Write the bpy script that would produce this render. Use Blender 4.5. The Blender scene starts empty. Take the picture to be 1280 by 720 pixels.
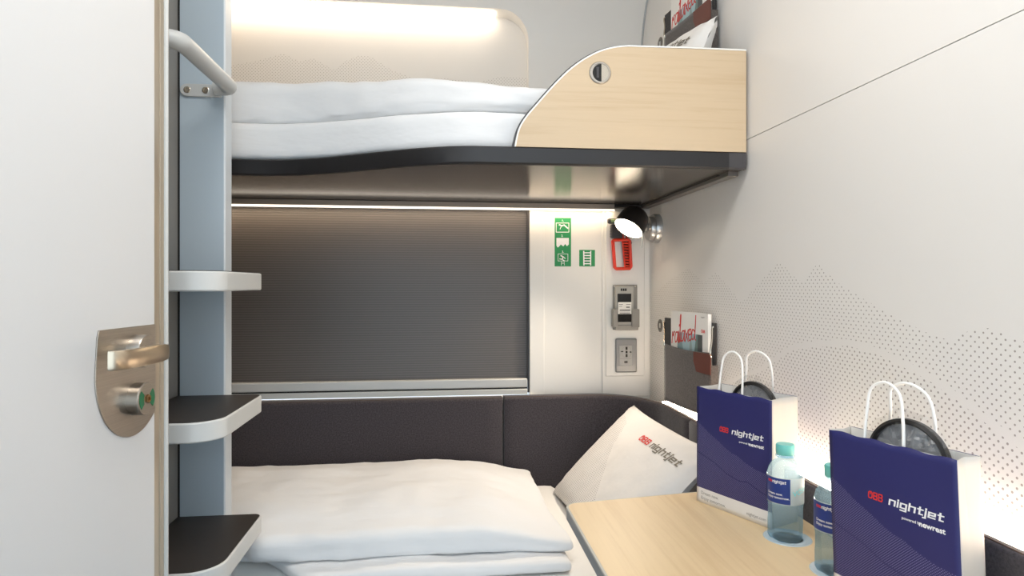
import bpy, bmesh, math, random
from mathutils import Vector, Matrix, noise

C = bpy.context.scene.collection
PI = math.pi
EYE = 1.22
F, CX, HY = 786.0, 640.0, 355.0
YAW = math.atan(90.0 / F)

# ---------------------------------------------------------------- survey helpers (photo pixel + known plane -> place in the room)
def ratio(px):
    return math.tan(math.atan((px - CX) / F) + YAW)
def depth(x, y):
    return x * math.sin(YAW) + y * math.cos(YAW)
def at_y(px, py, Y):
    x = ratio(px) * Y
    return Vector((x, Y, EYE + (HY - py) / F * depth(x, Y)))
def at_x(px, py, X):
    y = X / ratio(px)
    return Vector((X, y, EYE + (HY - py) / F * depth(X, y)))

# ---------------------------------------------------------------- mesh builder
class MB:
    def __init__(s):
        s.v = []; s.f = []
    def add(s, vs, fs):
        o = len(s.v)
        s.v += [Vector(p) for p in vs]
        s.f += [[i + o for i in f] for f in fs]
        return s
    def box(s, x0, x1, y0, y1, z0, z1):
        vs = [(x, y, z) for z in (z0, z1) for y in (y0, y1) for x in (x0, x1)]
        return s.add(vs, [(0, 2, 3, 1), (4, 5, 7, 6), (0, 1, 5, 4), (2, 6, 7, 3), (0, 4, 6, 2), (1, 3, 7, 5)])
    def prism(s, poly, fn0, fn1):
        n = len(poly)
        vs = [fn0(*p) for p in poly] + [fn1(*p) for p in poly]
        fs = [list(range(n))[::-1], list(range(n, 2 * n))]
        fs += [(i, (i + 1) % n, n + (i + 1) % n, n + i) for i in range(n)]
        return s.add(vs, fs)
    def tube(s, pts, r, n=12, closed=False, caps=True, taper=None):
        pts = [Vector(p) for p in pts]; m = len(pts)
        rings = []; up = None
        for i, p in enumerate(pts):
            if closed:
                t = pts[(i + 1) % m] - pts[i - 1]
            else:
                t = pts[min(i + 1, m - 1)] - pts[max(i - 1, 0)]
            t.normalize()
            if up is None:
                up = Vector((0, 0, 1)) if abs(t.z) < .9 else Vector((1, 0, 0))
            a = t.cross(up).normalized(); up = a.cross(t).normalized()
            rr = r if taper is None else r * taper[i]
            rings.append([p + (a * math.cos(2 * PI * k / n) + up * math.sin(2 * PI * k / n)) * rr for k in range(n)])
        vs = [q for ring in rings for q in ring]; fs = []
        for i in range(m if closed else m - 1):
            j = (i + 1) % m
            for k in range(n):
                fs.append((i * n + k, i * n + (k + 1) % n, j * n + (k + 1) % n, j * n + k))
        if caps and not closed:
            fs.append(list(range(n))[::-1]); fs.append([(m - 1) * n + k for k in range(n)])
        return s.add(vs, fs)
    def lathe(s, prof, M=None, n=40, rmod=None, closed=False):
        """prof: (r, h) list around local z"""
        M = M or Matrix()
        vs = []; fs = []; m = len(prof)
        for i, (r, h) in enumerate(prof):
            for k in range(n):
                a = 2 * PI * k / n
                rr = r if rmod is None else r * rmod(a, h)
                vs.append(M @ Vector((rr * math.cos(a), rr * math.sin(a), h)))
        for i in range(m - 1):
            for k in range(n):
                fs.append((i * n + k, i * n + (k + 1) % n, (i + 1) * n + (k + 1) % n, (i + 1) * n + k))
        if not closed:
            if prof[0][0] > 1e-5: fs.append(list(range(n))[::-1])
            if prof[-1][0] > 1e-5: fs.append([(m - 1) * n + k for k in range(n)])
        return s.add(vs, fs)
    def grid(s, fn, nu, nv, flip=False):
        vs = [fn(i / nu, j / nv) for j in range(nv + 1) for i in range(nu + 1)]
        w = nu + 1
        fs = [(j * w + i, j * w + i + 1, (j + 1) * w + i + 1, (j + 1) * w + i) for j in range(nv) for i in range(nu)]
        if flip: fs = [f[::-1] for f in fs]
        return s.add(vs, fs)

def axes(o, ez, ex=None):
    """matrix with local z along ez at o"""
    ez = Vector(ez).normalized()
    ex = Vector(ex) if ex is not None else (Vector((0, 0, 1)) if abs(ez.z) < .9 else Vector((1, 0, 0)))
    ex = (ex - ez * ex.dot(ez)).normalized(); ey = ez.cross(ex)
    M = Matrix((ex, ey, ez)).transposed().to_4x4(); M.translation = Vector(o)
    return M

def chain(o):
    M = o.matrix_basis.copy()
    while o.parent:
        o = o.parent; M = o.matrix_basis @ M
    return M

def obj(name, mb, mat, parent=None, local=False, bevel=0, seg=2, smooth=35, subsurf=0, solid=0, weld=True):
    me = bpy.data.meshes.new(name)
    vs = mb.v
    if parent is not None and not local:
        I = chain(parent).inverted(); vs = [I @ p for p in vs]
    me.from_pydata([tuple(p) for p in vs], [], mb.f); me.update()
    bm = bmesh.new(); bm.from_mesh(me)
    if weld: bmesh.ops.remove_doubles(bm, verts=bm.verts, dist=1e-6)
    bmesh.ops.recalc_face_normals(bm, faces=bm.faces)
    bm.to_mesh(me); bm.free()
    for p in me.polygons: p.use_smooth = True
    me.set_sharp_from_angle(angle=math.radians(smooth))
    me.materials.append(mat)
    o = bpy.data.objects.new(name, me); C.objects.link(o)
    if parent is not None: o.parent = parent
    if solid:
        m = o.modifiers.new('Solidify', 'SOLIDIFY'); m.thickness = solid; m.offset = 0
    if bevel:
        m = o.modifiers.new('Bevel', 'BEVEL'); m.width = bevel; m.segments = seg; m.limit_method = 'ANGLE'
        m.angle_limit = math.radians(40); m.harden_normals = False
    if subsurf:
        m = o.modifiers.new('Subdivision', 'SUBSURF'); m.levels = subsurf; m.render_levels = subsurf
    return o

def tag(o, label, cat, group=None):
    o['label'] = label; o['category'] = cat
    if group: o['group'] = group
    return o
def thing(name, label, cat, loc=(0, 0, 0), rz=0, group=None):
    o = bpy.data.objects.new(name, None); C.objects.link(o)
    o.empty_display_size = .05
    o.location = loc; o.rotation_euler = (0, 0, rz)
    return tag(o, label, cat, group)
def struct(name, mb, mat, parent=None, **k):
    o = obj(name, mb, mat, parent, **k)
    if parent is None: o['kind'] = 'structure'
    return o
def copy_tree(o, parent=None):
    c = o.copy(); C.objects.link(c)
    if parent is not None: c.parent = parent
    for ch in list(o.children): copy_tree(ch, c)
    return c

# ---------------------------------------------------------------- materials
def lin(c):
    return tuple((x / 255 / 12.92 if x / 255 <= .04045 else ((x / 255 + .055) / 1.055) ** 2.4) for x in c) + (1,)
class N:
    """tiny node-tree helper"""
    def __init__(s, name):
        s.m = bpy.data.materials.new(name); s.m.use_nodes = True
        s.nt = s.m.node_tree; s.b = s.nt.nodes['Principled BSDF']
    def n(s, t, **k):
        x = s.nt.nodes.new(t)
        for a, v in k.items(): setattr(x, a, v)
        return x
    def l(s, a, b): s.nt.links.new(a, b)
    def val(s, sock, v):
        if isinstance(v, bpy.types.NodeSocket): s.l(v, sock)
        else: sock.default_value = v
    def math(s, op, a, b=0.0, c=None):
        x = s.n('ShaderNodeMath', operation=op)
        s.val(x.inputs[0], a); s.val(x.inputs[1], b)
        if c is not None: s.val(x.inputs[2], c)
        return x.outputs[0]
    def mix(s, f, a, b):
        x = s.n('ShaderNodeMix', data_type='RGBA')
        s.val(x.inputs[0], f); s.val(x.inputs[6], a); s.val(x.inputs[7], b)
        return x.outputs[2]
    def coords(s, scale=(1, 1, 1)):
        t = s.n('ShaderNodeTexCoord')
        mp = s.n('ShaderNodeMapping'); mp.inputs['Scale'].default_value = scale
        s.l(t.outputs['Object'], mp.inputs['Vector'])
        return mp.outputs[0]
    def noise(s, vec, scale, detail=3, rough=.5):
        x = s.n('ShaderNodeTexNoise'); s.l(vec, x.inputs['Vector'])
        x.inputs['Scale'].default_value = scale; x.inputs['Detail'].default_value = detail
        x.inputs['Roughness'].default_value = rough
        return x.outputs['Fac']
    def ramp(s, f, *stops):
        x = s.n('ShaderNodeValToRGB'); s.l(f, x.inputs[0])
        e = x.color_ramp.elements
        e[0].position, e[0].color = stops[0]; e[1].position, e[1].color = stops[-1]
        for p, c in stops[1:-1]:
            q = e.new(p); q.color = c
        return x.outputs[0]
    def bump(s, h, strength, dist=.001):
        x = s.n('ShaderNodeBump'); s.l(h, x.inputs['Height'])
        x.inputs['Strength'].default_value = strength; x.inputs['Distance'].default_value = dist
        s.l(x.outputs[0], s.b.inputs['Normal'])
    def sep(s):
        t = s.n('ShaderNodeTexCoord'); x = s.n('ShaderNodeSeparateXYZ'); s.l(t.outputs['Object'], x.inputs[0])
        return x.outputs
    def curve(s, a, pts, a0, a1, b0, b1):
        """piecewise function through pts (a, b) as a float-curve node"""
        u = s.math('DIVIDE', s.math('SUBTRACT', a, a0), a1 - a0)
        x = s.n('ShaderNodeFloatCurve'); s.l(u, x.inputs['Value'])
        cv = x.mapping.curves[0]
        pts = sorted(pts)
        P = [((p - a0) / (a1 - a0), (q - b0) / (b1 - b0)) for p, q in pts]
        cv.points[0].location = P[0]; cv.points[1].location = P[-1]
        for q in P[1:-1]: cv.points.new(*q)
        for q in cv.points: q.handle_type = 'VECTOR'
        x.mapping.update()
        return s.math('MULTIPLY_ADD', x.outputs[0], b1 - b0, b0)
    def dots(s, a, b, sp, r):
        def d2(o):
            fa = s.math('SUBTRACT', s.math('FRACT', s.math('ADD', s.math('DIVIDE', a, sp), o)), .5)
            fb = s.math('SUBTRACT', s.math('FRACT', s.math('ADD', s.math('DIVIDE', b, sp), o)), .5)
            return s.math('SQRT', s.math('ADD', s.math('MULTIPLY', fa, fa), s.math('MULTIPLY', fb, fb)))
        return s.math('LESS_THAN', s.math('MINIMUM', d2(10.0), d2(10.5)), r / sp)

def mat(name, rgb, rough=.5, metal=0.0, spec=None, coat=0, sheen=0, trans=0, ior=None):
    m = N(name); b = m.b
    b.inputs['Base Color'].default_value = lin(rgb)
    b.inputs['Roughness'].default_value = rough; b.inputs['Metallic'].default_value = metal
    if spec is not None: b.inputs['Specular IOR Level'].default_value = spec
    if coat: b.inputs['Coat Weight'].default_value = coat
    if sheen: b.inputs['Sheen Weight'].default_value = sheen
    if trans: b.inputs['Transmission Weight'].default_value = trans
    if ior: b.inputs['IOR'].default_value = ior
    return m.m
def emit(name, rgb, strength):
    m = N(name)
    m.b.inputs['Base Color'].default_value = (.8, .8, .8, 1)
    m.b.inputs['Emission Color'].default_value = lin(rgb); m.b.inputs['Emission Strength'].default_value = strength
    return m.m
def brushed(name, rgb, rough, axis, metal=1.0):
    m = N(name); sc = [6, 6, 6]; sc[axis] = 900
    f = m.noise(m.coords(sc), 1, 3)
    m.l(m.ramp(f, (.3, lin([c * .93 for c in rgb])), (.7, lin(rgb))), m.b.inputs['Base Color'])
    m.b.inputs['Metallic'].default_value = metal
    m.l(m.math('MULTIPLY_ADD', f, .16, rough - .08), m.b.inputs['Roughness'])
    return m.m
def wood(name, light, dark, sc, band):
    m = N(name); v = m.coords(sc)
    f1 = m.noise(v, 1.0, 5, .6)
    w = m.n('ShaderNodeTexNoise'); m.l(m.coords(band), w.inputs['Vector']); w.inputs['Scale'].default_value = 1; w.inputs['Detail'].default_value = 2
    f = m.math('ADD', m.math('MULTIPLY', f1, .6), m.math('MULTIPLY', w.outputs['Fac'], .4))
    m.l(m.ramp(f, (.32, lin(dark)), (.52, lin(light)), (.75, lin([min(255, c * 1.02) for c in light]))), m.b.inputs['Base Color'])
    m.b.inputs['Roughness'].default_value = .42
    return m.m
def felt(name, a, b, sheen=.25):
    m = N(name); v = m.coords((1, 1, 1))
    f = m.noise(v, 230, 5, .8)
    m.l(m.ramp(f, (.3, lin(a)), (.72, lin(b))), m.b.inputs['Base Color'])
    m.b.inputs['Roughness'].default_value = .95; m.b.inputs['Sheen Weight'].default_value = sheen
    m.b.inputs['Specular IOR Level'].default_value = .15
    m.bump(f, .5, .001)
    return m.m
def linen(name, rgb):
    m = N(name); v = m.coords((1, 1, 1))
    m.b.inputs['Base Color'].default_value = lin(rgb)
    m.b.inputs['Roughness'].default_value = .85; m.b.inputs['Sheen Weight'].default_value = .15
    m.b.inputs['Specular IOR Level'].default_value = .2
    f = m.noise(v, 11, 2, .5)
    mp = m.n('ShaderNodeMapping'); m.l(m.n('ShaderNodeTexCoord').outputs['Object'], mp.inputs['Vector']); mp.inputs['Rotation'].default_value = (.3, .7, .5); mp.inputs['Scale'].default_value = (5, 22, 22)
    g = m.noise(mp.outputs[0], 1, 3, .55)
    m.bump(m.math('ADD', m.math('MULTIPLY', f, .5), m.math('MULTIPLY', g, .6)), .34, .012)
    return m.m

M_WHITE = mat('warm_white_laminate', (232, 229, 225), .45)
M_DOOR = mat('door_laminate', (214, 215, 216), .42)
M_PANEL = mat('white_panel', (232, 230, 225), .4)
M_PLASTIC = mat('light_grey_plastic', (205, 206, 204), .4)
M_POST = mat('grey_blue_powder_coat', (176, 190, 200), .42)
M_POSTEDGE = mat('pale_anodised_edge', (205, 212, 217), .35)
M_DARKSIDE = mat('dark_side_panel', (128, 126, 122), .5)
M_SILVER = mat('silver_paint', (196, 197, 195), .36)
M_ALU = brushed('brushed_aluminium', (204, 200, 192), .36, 0)
M_STEEL = brushed('brushed_steel', (186, 178, 168), .33, 2)
M_SILVERMET = mat('satin_silver', (190, 190, 188), .3, .8)
M_BRASSY = mat('polished_steel', (200, 190, 175), .22, 1)
M_TREAD = mat('black_tread_mat', (46, 41, 38), .5)
M_BLACK = mat('black_edge_band', (30, 28, 29), .45)
M_CHAR = mat('charcoal_plastic', (66, 64, 66), .4)
M_DARK = mat('dark_gap', (24, 23, 22), .7)
M_LINEN = linen('white_bed_linen', (230, 230, 230))
M_SHEET = linen('white_sheet', (232, 230, 226))
M_FELT = felt('charcoal_felt', (42, 39, 42), (84, 78, 82))
M_POCKET = felt('brown_grey_felt', (66, 60, 57), (106, 99, 95))
M_POCKETBACK = felt('dark_felt_backing', (40, 37, 37), (66, 61, 60))
M_PIPING = mat('brown_piping', (74, 58, 50), .8)
M_LEATHER = mat('brown_leather', (98, 44, 32), .5)
M_WOODP = wood('pale_ash_panel', (198, 176, 146), (187, 162, 129), (4, 30, 90), (1.2, 6, 14))
M_WOODT = wood('pale_ash_table', (216, 191, 152), (205, 177, 137), (90, 4, 30), (14, 1.2, 6))
M_RIM = mat('grey_table_rim', (176, 174, 168), .45)
M_RIMSIDE = mat('grey_table_side', (128, 133, 136), .5)
M_RED = mat('red_plastic', (226, 58, 32), .4)
M_LOGORED = mat('logo_red', (222, 52, 44), .5)
M_LOGOWHITE = mat('logo_white', (240, 240, 240), .5)
M_LOGOGREY = mat('logo_grey', (124, 117, 104), .6)
M_GREEN = mat('sticker_green', (36, 142, 82), .5)
M_GREENDARK = mat('lock_green', (18, 110, 70), .4)
M_PAPER = mat('white_paper', (236, 233, 228), .6)
M_CORD = mat('white_paper_cord', (240, 238, 234), .7)
M_INK = mat('grey_ink', (150, 148, 145), .6)
M_TEAL = mat('teal_cap', (110, 196, 190), .35)
M_TEALINK = mat('teal_ink', (70, 160, 160), .5)
M_LABEL = mat('blue_label', (24, 52, 128), .4)
M_LED_TOP = emit('led_recess', (255, 236, 212), 9)
M_LED_BUNK = emit('led_bunk', (255, 226, 190), 18)
M_LED_WALL = emit('led_wall', (255, 232, 206), 31)
M_LED_FRONT = emit('led_front', (255, 240, 220), 1.7)
M_LAMP = emit('lamp_lens', (255, 236, 205), 12)
M_CEIL_LAMP = emit('ceiling_diffuser', (255, 248, 240), 2)
M_SCREEN = mat('black_screen', (28, 26, 26), .2)

def blind_mat():
    m = N('ribbed_dark_blind'); o = m.sep()
    w = m.math('SINE', m.math('MULTIPLY', o[2], 2 * PI / .0082))
    f = m.math('MULTIPLY_ADD', w, .5, .5)
    m.l(m.ramp(f, (.0, lin((82, 77, 74))), (1.0, lin((98, 93, 90)))), m.b.inputs['Base Color'])
    m.b.inputs['Roughness'].default_value = .42
    m.b.inputs['Specular IOR Level'].default_value = .6
    m.bump(f, .3, .0008)
    return m.m
M_BLIND = blind_mat()
def soffit_mat():
    m = N('satin_brown_soffit'); f = m.noise(m.coords((3, 300, 3)), 1, 2)
    m.l(m.ramp(f, (.3, lin((64, 59, 54))), (.7, lin((68, 62, 57)))), m.b.inputs['Base Color'])
    m.b.inputs['Roughness'].default_value = .2; m.b.inputs['Metallic'].default_value = .1
    m.b.inputs['Specular IOR Level'].default_value = .24
    m.b.inputs['Anisotropic'].default_value = .5
    return m.m
M_SOFFIT = soffit_mat()

# right wall: warm white with a printed dotted mountain range
XW = .75
RIDGE = [(812, 372), (835, 352), (860, 335), (880, 353), (895, 340), (912, 360), (927, 379), (950, 352), (975, 326), (989, 343), (1003, 353), (1022, 329),
         (1045, 352), (1075, 371), (1115, 394), (1165, 419), (1190, 426), (1215, 411), (1240, 410), (1280, 428)]
RIDGE2 = [(812, 420), (860, 455), (900, 482), (950, 462), (990, 434), (1020, 430), (1060, 428), (1100, 440), (1160, 470), (1200, 498), (1240, 530), (1280, 560)]
def wall_print():
    m = N('white_wall_with_dotted_mountains'); o = m.sep()
    p1 = [(q.y, q.z) for q in (at_x(a, b, XW) for a, b in RIDGE)]
    p2 = [(q.y, q.z) for q in (at_x(a, b, XW) for a, b in RIDGE2)]
    p1 = [(-.4, p1[-1][1] + .02), (.2, p1[-1][1] - .06), (.45, p1[-1][1] + .05)] + p1 + [(2.4, p1[0][1])]
    p2 = [(-.4, p2[-1][1] - .05)] + p2 + [(2.4, p2[0][1])]
    r1 = m.curve(o[1], p1, -.4, 2.4, .5, 1.5); r2 = m.curve(o[1], p2, -.4, 2.4, .5, 1.5)
    d1 = m.dots(o[1], o[2], .0138, .00150); d2 = m.dots(m.math('ADD', o[1], .003), o[2], .0138, .0018)
    under1 = m.math('LESS_THAN', o[2], r1)
    under2 = m.math('LESS_THAN', o[2], m.math('SUBTRACT', r2, .006))
    over2 = m.math('GREATER_THAN', o[2], m.math('ADD', r2, .006))
    f = m.math('ADD', m.math('MULTIPLY', m.math('MULTIPLY', d1, under1), over2), m.math('MULTIPLY', d2, under2))
    f = m.math('MINIMUM', f, 1.0)
    m.l(m.mix(f, lin((232, 229, 225)), lin((165, 158, 152))), m.b.inputs['Base Color'])
    m.b.inputs['Roughness'].default_value = .45
    return m.m
M_WALLR = wall_print()
def recess_print():
    m = N('white_recess_with_dotted_mountains'); o = m.sep()
    pk = [(q.x, q.z) for q in (at_y(u, v, 2.316) for u, v in ((287, 82), (317, 77), (355, 67), (374, 77), (392, 73), (419, 88), (430, 77), (449, 69), (464, 71), (490, 88), (520, 99), (557, 98), (599, 103), (625, 96), (655, 97)))]
    pk = [(-1.3, pk[0][1])] + pk + [(.8, pk[-1][1])]
    r = m.curve(o[0], pk, -1.3, .8, 1.4, 2.2)
    f = m.math('MULTIPLY', m.dots(o[0], o[2], .0115, .0016), m.math('LESS_THAN', o[2], r))
    m.l(m.mix(f, lin((230, 225, 218)), lin((186, 177, 168))), m.b.inputs['Base Color'])
    m.b.inputs['Roughness'].default_value = .5
    return m.m
M_RECESS = recess_print()
BW, BH, BD = .182, .24, .08
def bag_mat():
    m = N('navy_bag_paper_with_mountains'); o = m.sep()
    p1 = [(-.2, .19), (-.02, .178), (.0, .168), (.02, .158), (.035, .149), (.06, .138), (.08, .127), (.095, .121), (.105, .120), (.125, .110), (.15, .102), (.182, .098), (.3, .09)]
    p2 = [(-.2, .11), (0, .105), (.05, .092), (.08, .078), (.11, .071), (.13, .074), (.16, .062), (.182, .058), (.3, .05)]
    r1 = m.curve(o[0], p1, -.2, .3, 0, .3); r2 = m.curve(o[0], p2, -.2, .3, 0, .3)
    d = m.dots(o[0], o[2], .0036, .00062)
    f = m.math('MULTIPLY', d, m.math('LESS_THAN', o[2], r1))
    f = m.math('MULTIPLY', f, m.math('GREATER_THAN', m.math('ABSOLUTE', m.math('SUBTRACT', o[2], r2)), .0012))
    under = m.math('MULTIPLY', m.math('LESS_THAN', o[2], r1), .35)
    c = m.mix(under, lin((35, 36, 96)), lin((40, 36, 84)))
    c = m.mix(f, c, lin((122, 118, 165)))
    band = m.math('LESS_THAN', o[2], .031)
    c = m.mix(band, c, lin((236, 234, 232)))
    m.l(c, m.b.inputs['Base Color']); m.b.inputs['Roughness'].default_value = .5
    return m.m
M_BAG = bag_mat()
def bagside_mat():
    m = N('white_bag_side_with_dots'); o = m.sep()
    r = m.curve(o[1], [(-.1, .10), (0, .05), (.04, .062), (.08, .08), (.2, .08)], -.1, .2, 0, .3)
    f = m.math('MULTIPLY', m.dots(o[1], o[2], .0034, .0006), m.math('LESS_THAN', o[2], r))
    m.l(m.mix(f, lin((198, 194, 188)), lin((130, 126, 130))), m.b.inputs['Base Color']); m.b.inputs['Roughness'].default_value = .6
    return m.m
M_BAGSIDE = bagside_mat()
PW, PH = .50, .39
def pillow_mat():
    m = N('pillowcase_with_dotted_mountains'); o = m.sep()
    p = [(-.4, .12), (-.28, .10), (-.2, .14), (-.13, .12), (-.07, .03), (0, -.04), (.06, -.10), (.12, -.13), (.2, -.2), (.4, -.2)]
    r = m.curve(o[0], p, -.4, .4, -.3, .3)
    f = m.math('MULTIPLY', m.dots(o[0], o[1], .0105, .0016), m.math('LESS_THAN', o[1], r))
    f = m.math('MULTIPLY', f, m.math('GREATER_THAN', o[2], 0))
    m.l(m.mix(f, lin((226, 222, 217)), lin((146, 138, 134))), m.b.inputs['Base Color'])
    m.b.inputs['Roughness'].default_value = .85; m.b.inputs['Sheen Weight'].default_value = .15
    m.bump(m.noise(m.coords((1, 1, 1)), 16, 3), .25, .01)
    return m.m
M_PILLOW = pillow_mat()
def film_mat():
    m = N('clear_plastic_film'); nt = m.nt
    t = m.n('ShaderNodeBsdfTransparent'); g = m.n('ShaderNodeBsdfGlossy'); g.inputs['Roughness'].default_value = .12
    fr = m.n('ShaderNodeLayerWeight'); fr.inputs[0].default_value = .25
    mx = m.n('ShaderNodeMixShader')
    m.l(m.math('MULTIPLY_ADD', fr.outputs['Facing'], .45, .16), mx.inputs[0]); m.l(t.outputs[0], mx.inputs[1]); m.l(g.outputs[0], mx.inputs[2])
    m.l(mx.outputs[0], nt.nodes['Material Output'].inputs[0])
    return m.m
M_FILM = film_mat()
def bottle_mat():
    m = N('blue_tinted_bottle'); nt = m.nt
    t = m.n('ShaderNodeBsdfTransparent'); t.inputs[0].default_value = (.83, .94, 1, 1)
    g = m.n('ShaderNodeBsdfGlass'); g.inputs['Color'].default_value = (.88, .96, 1, 1); g.inputs['IOR'].default_value = 1.3; g.inputs['Roughness'].default_value = .02
    mx = m.n('ShaderNodeMixShader'); mx.inputs[0].default_value = .28
    tl = m.n('ShaderNodeBsdfTranslucent'); tl.inputs[0].default_value = (.55, .80, .98, 1); m2 = m.n('ShaderNodeMixShader'); m2.inputs[0].default_value = .2
    m.l(t.outputs[0], mx.inputs[1]); m.l(g.outputs[0], mx.inputs[2]); m.l(mx.outputs[0], m2.inputs[1]); m.l(tl.outputs[0], m2.inputs[2]); m.l(m2.outputs[0], nt.nodes['Material Output'].inputs[0])
    return m.m
M_BOTTLE = bottle_mat()
def clear_mat():
    m = N('milky_clear_label'); t = m.n('ShaderNodeBsdfTransparent'); mx = m.n('ShaderNodeMixShader'); mx.inputs[0].default_value = .30
    m.b.inputs['Base Color'].default_value = lin((236, 238, 236)); m.b.inputs['Roughness'].default_value = .35
    m.l(t.outputs[0], mx.inputs[1]); m.l(m.b.outputs[0], mx.inputs[2]); m.l(mx.outputs[0], m.nt.nodes['Material Output'].inputs[0])
    return m.m
M_CLEAR = clear_mat()
M_CUP = mat('frosted_cup_recess', (176, 190, 198), .25)

# ---------------------------------------------------------------- lettering
# square stroke alphabet for the train logo: polylines, x-height 1
GL = {
 'n': (1.0, [[(0, 0), (0, 1), (.8, 1), (.8, 0)]]),
 'i': (.32, [[(0, 0), (0, 1)], [(0, 1.34), (0, 1.44)]]),
 'g': (1.0, [[(.8, 1), (0, 1), (0, .1), (.8, .1)], [(.8, 1), (.8, -.42), (.05, -.42)]]),
 'h': (1.0, [[(0, 0), (0, 1.45)], [(0, 1), (.8, 1), (.8, 0)]]),
 't': (.62, [[(.1, 1.42), (.1, .05), (.5, .05)], [(-.12, 1), (.5, 1)]]),
 'j': (.34, [[(.05, 1), (.05, -.42), (-.22, -.42)], [(.05, 1.34), (.05, 1.44)]]),
 'e': (1.0, [[(.8, .02), (0, .02), (0, 1), (.8, 1), (.8, .5), (0, .5)]]),
 'O': (1.0, [[(.1, 0), (0, .25), (0, .95), (.25, 1.2), (.6, 1.2), (.8, .95), (.8, .25), (.6, 0), (.1, 0)], [(.4, 1.15), (.4, .82)]]),
 'B': (1.0, [[(0, 0), (0, 1.2), (.7, 1.2), (.75, .9), (.65, .62), (0, .62)], [(.65, .62), (.8, .35), (.7, 0), (0, 0)]]),
}
def stroke_word(word, w=.27, gap=.17, shear=.12):
    """list of flat quads (as 4 points) and total width"""
    quads = []; x = 0
    for ch in word:
        adv, polys = GL[ch]
        body = [p for pl in polys for p in pl if not (ch == 'j' and p[0] < 0)]
        lo = min(p[0] for p in body) - w / 2; hi = max(p[0] for p in body) + w / 2
        for pl in polys:
            for a, b in zip(pl, pl[1:]):
                a = Vector(a); b = Vector(b); d = (b - a).normalized(); p = Vector((-d.y, d.x)) * w / 2
                a2 = a - d * w / 2; b2 = b + d * w / 2
                quads.append([(x - lo + q.x + shear * q.y, q.y) for q in (a2 - p, b2 - p, b2 + p, a2 + p)])
        x += hi - lo + gap
    return quads, x - gap
def quads_mb(quads, fn):
    mb = MB()
    for k, q in enumerate(quads):
        mb.add([fn(px, py, k) for px, py in q], [(0, 1, 2, 3)])
    return mb
def text_mb(s, size, fn, bold=0.0, align='LEFT', shear=0):
    cu = bpy.data.curves.new('lettering_source', 'FONT'); cu.body = s; cu.size = size; cu.offset = bold; cu.align_x = align; cu.shear = shear
    cu.resolution_u = 3
    o = bpy.data.objects.new('lettering_source', cu); C.objects.link(o)
    dg = bpy.context.evaluated_depsgraph_get()
    me = bpy.data.meshes.new_from_object(o.evaluated_get(dg))
    mb = MB(); mb.add([fn(v.co.x, v.co.y, 0) for v in me.vertices], [list(p.vertices) for p in me.polygons])
    bpy.data.objects.remove(o); bpy.data.curves.remove(cu); bpy.data.meshes.remove(me)
    return mb
def ribbon(mb, pts, w, fn, k=0):
    for a, b in zip(pts, pts[1:]):
        a = Vector(a); b = Vector(b)
        if (b - a).length < 1e-7: continue
        d = (b - a).normalized(); p = Vector((-d.y, d.x)) * w / 2; e = d * w * .25
        mb.add([fn(*q, k) for q in (a - e - p, b + e - p, b + e + p, a - e + p)], [(0, 1, 2, 3)])
def smooth_path(pts, n=6, closed=False):
    """Catmull-Rom through pts"""
    P = [Vector(p) for p in pts]; out = []
    m = len(P)
    for i in range(m if closed else m - 1):
        p0 = P[i - 1] if (i or closed) else P[0]; p1 = P[i]; p2 = P[(i + 1) % m]; p3 = P[(i + 2) % m] if (closed or i + 2 < m) else P[-1]
        for k in range(n):
            t = k / n
            out.append(.5 * ((2 * p1) + (p2 - p0) * t + (2 * p0 - 5 * p1 + 4 * p2 - p3) * t * t + (3 * p1 - p0 - 3 * p2 + p3) * t ** 3))
    if not closed: out.append(P[-1])
    return out

# ---------------------------------------------------------------- soft bodies
def softbox(x0, x1, y0, y1, z0, z1, r, n=(40, 20, 6), amp=0, scale=6, seed=0, warp=None, flat_bottom=True, crown=0):
    nx, ny, nz = n; mb = MB()
    S = Vector(((x1 - x0) / 2, (y1 - y0) / 2, (z1 - z0) / 2)); O = Vector(((x0 + x1) / 2, (y0 + y1) / 2, (z0 + z1) / 2))
    def pt(u, v, w):
        p = Vector((u * S.x, v * S.y, w * S.z))
        q = Vector((max(-S.x + r, min(S.x - r, p.x)), max(-S.y + r, min(S.y - r, p.y)), max(-S.z + min(r, S.z), min(S.z - min(r, S.z), p.z))))
        d = p - q
        if d.length > 1e-9: p = q + d.normalized() * min(r, max(abs(d.x), abs(d.y), abs(d.z)))
        if crown and w > -1 + 1e-6: p.z += crown * (1 - u * u) * (1 - v ** 4) * (w + 1) / 2
        P = p + O
        if amp:
            k = amp * (1 if (w > -.9 or not flat_bottom) else 0)
            s = Vector((seed * 3.7, seed * 1.3, seed))
            nz_ = noise.noise_vector(P * scale + s) + .5 * noise.noise_vector(P * scale * 2.3 + s) + .25 * noise.noise_vector(P * scale * 5.1 + s)
            P = P + nz_ * k
            if flat_bottom: P.z = max(P.z, z0)
        if warp: P = warp(P)
        return P
    mb.grid(lambda a, b: pt(2 * a - 1, 2 * b - 1, 1), nx, ny); mb.grid(lambda a, b: pt(2 * a - 1, 2 * b - 1, -1), nx, ny, True)
    mb.grid(lambda a, b: pt(2 * a - 1, -1, 2 * b - 1), nx, nz); mb.grid(lambda a, b: pt(2 * a - 1, 1, 2 * b - 1), nx, nz, True)
    mb.grid(lambda a, b: pt(-1, 2 * a - 1, 2 * b - 1), ny, nz, True); mb.grid(lambda a, b: pt(1, 2 * a - 1, 2 * b - 1), ny, nz)
    return mb

def sstep(a, b, x):
    t = max(0, min(1, (x - a) / (b - a))); return t * t * (3 - 2 * t)

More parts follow.
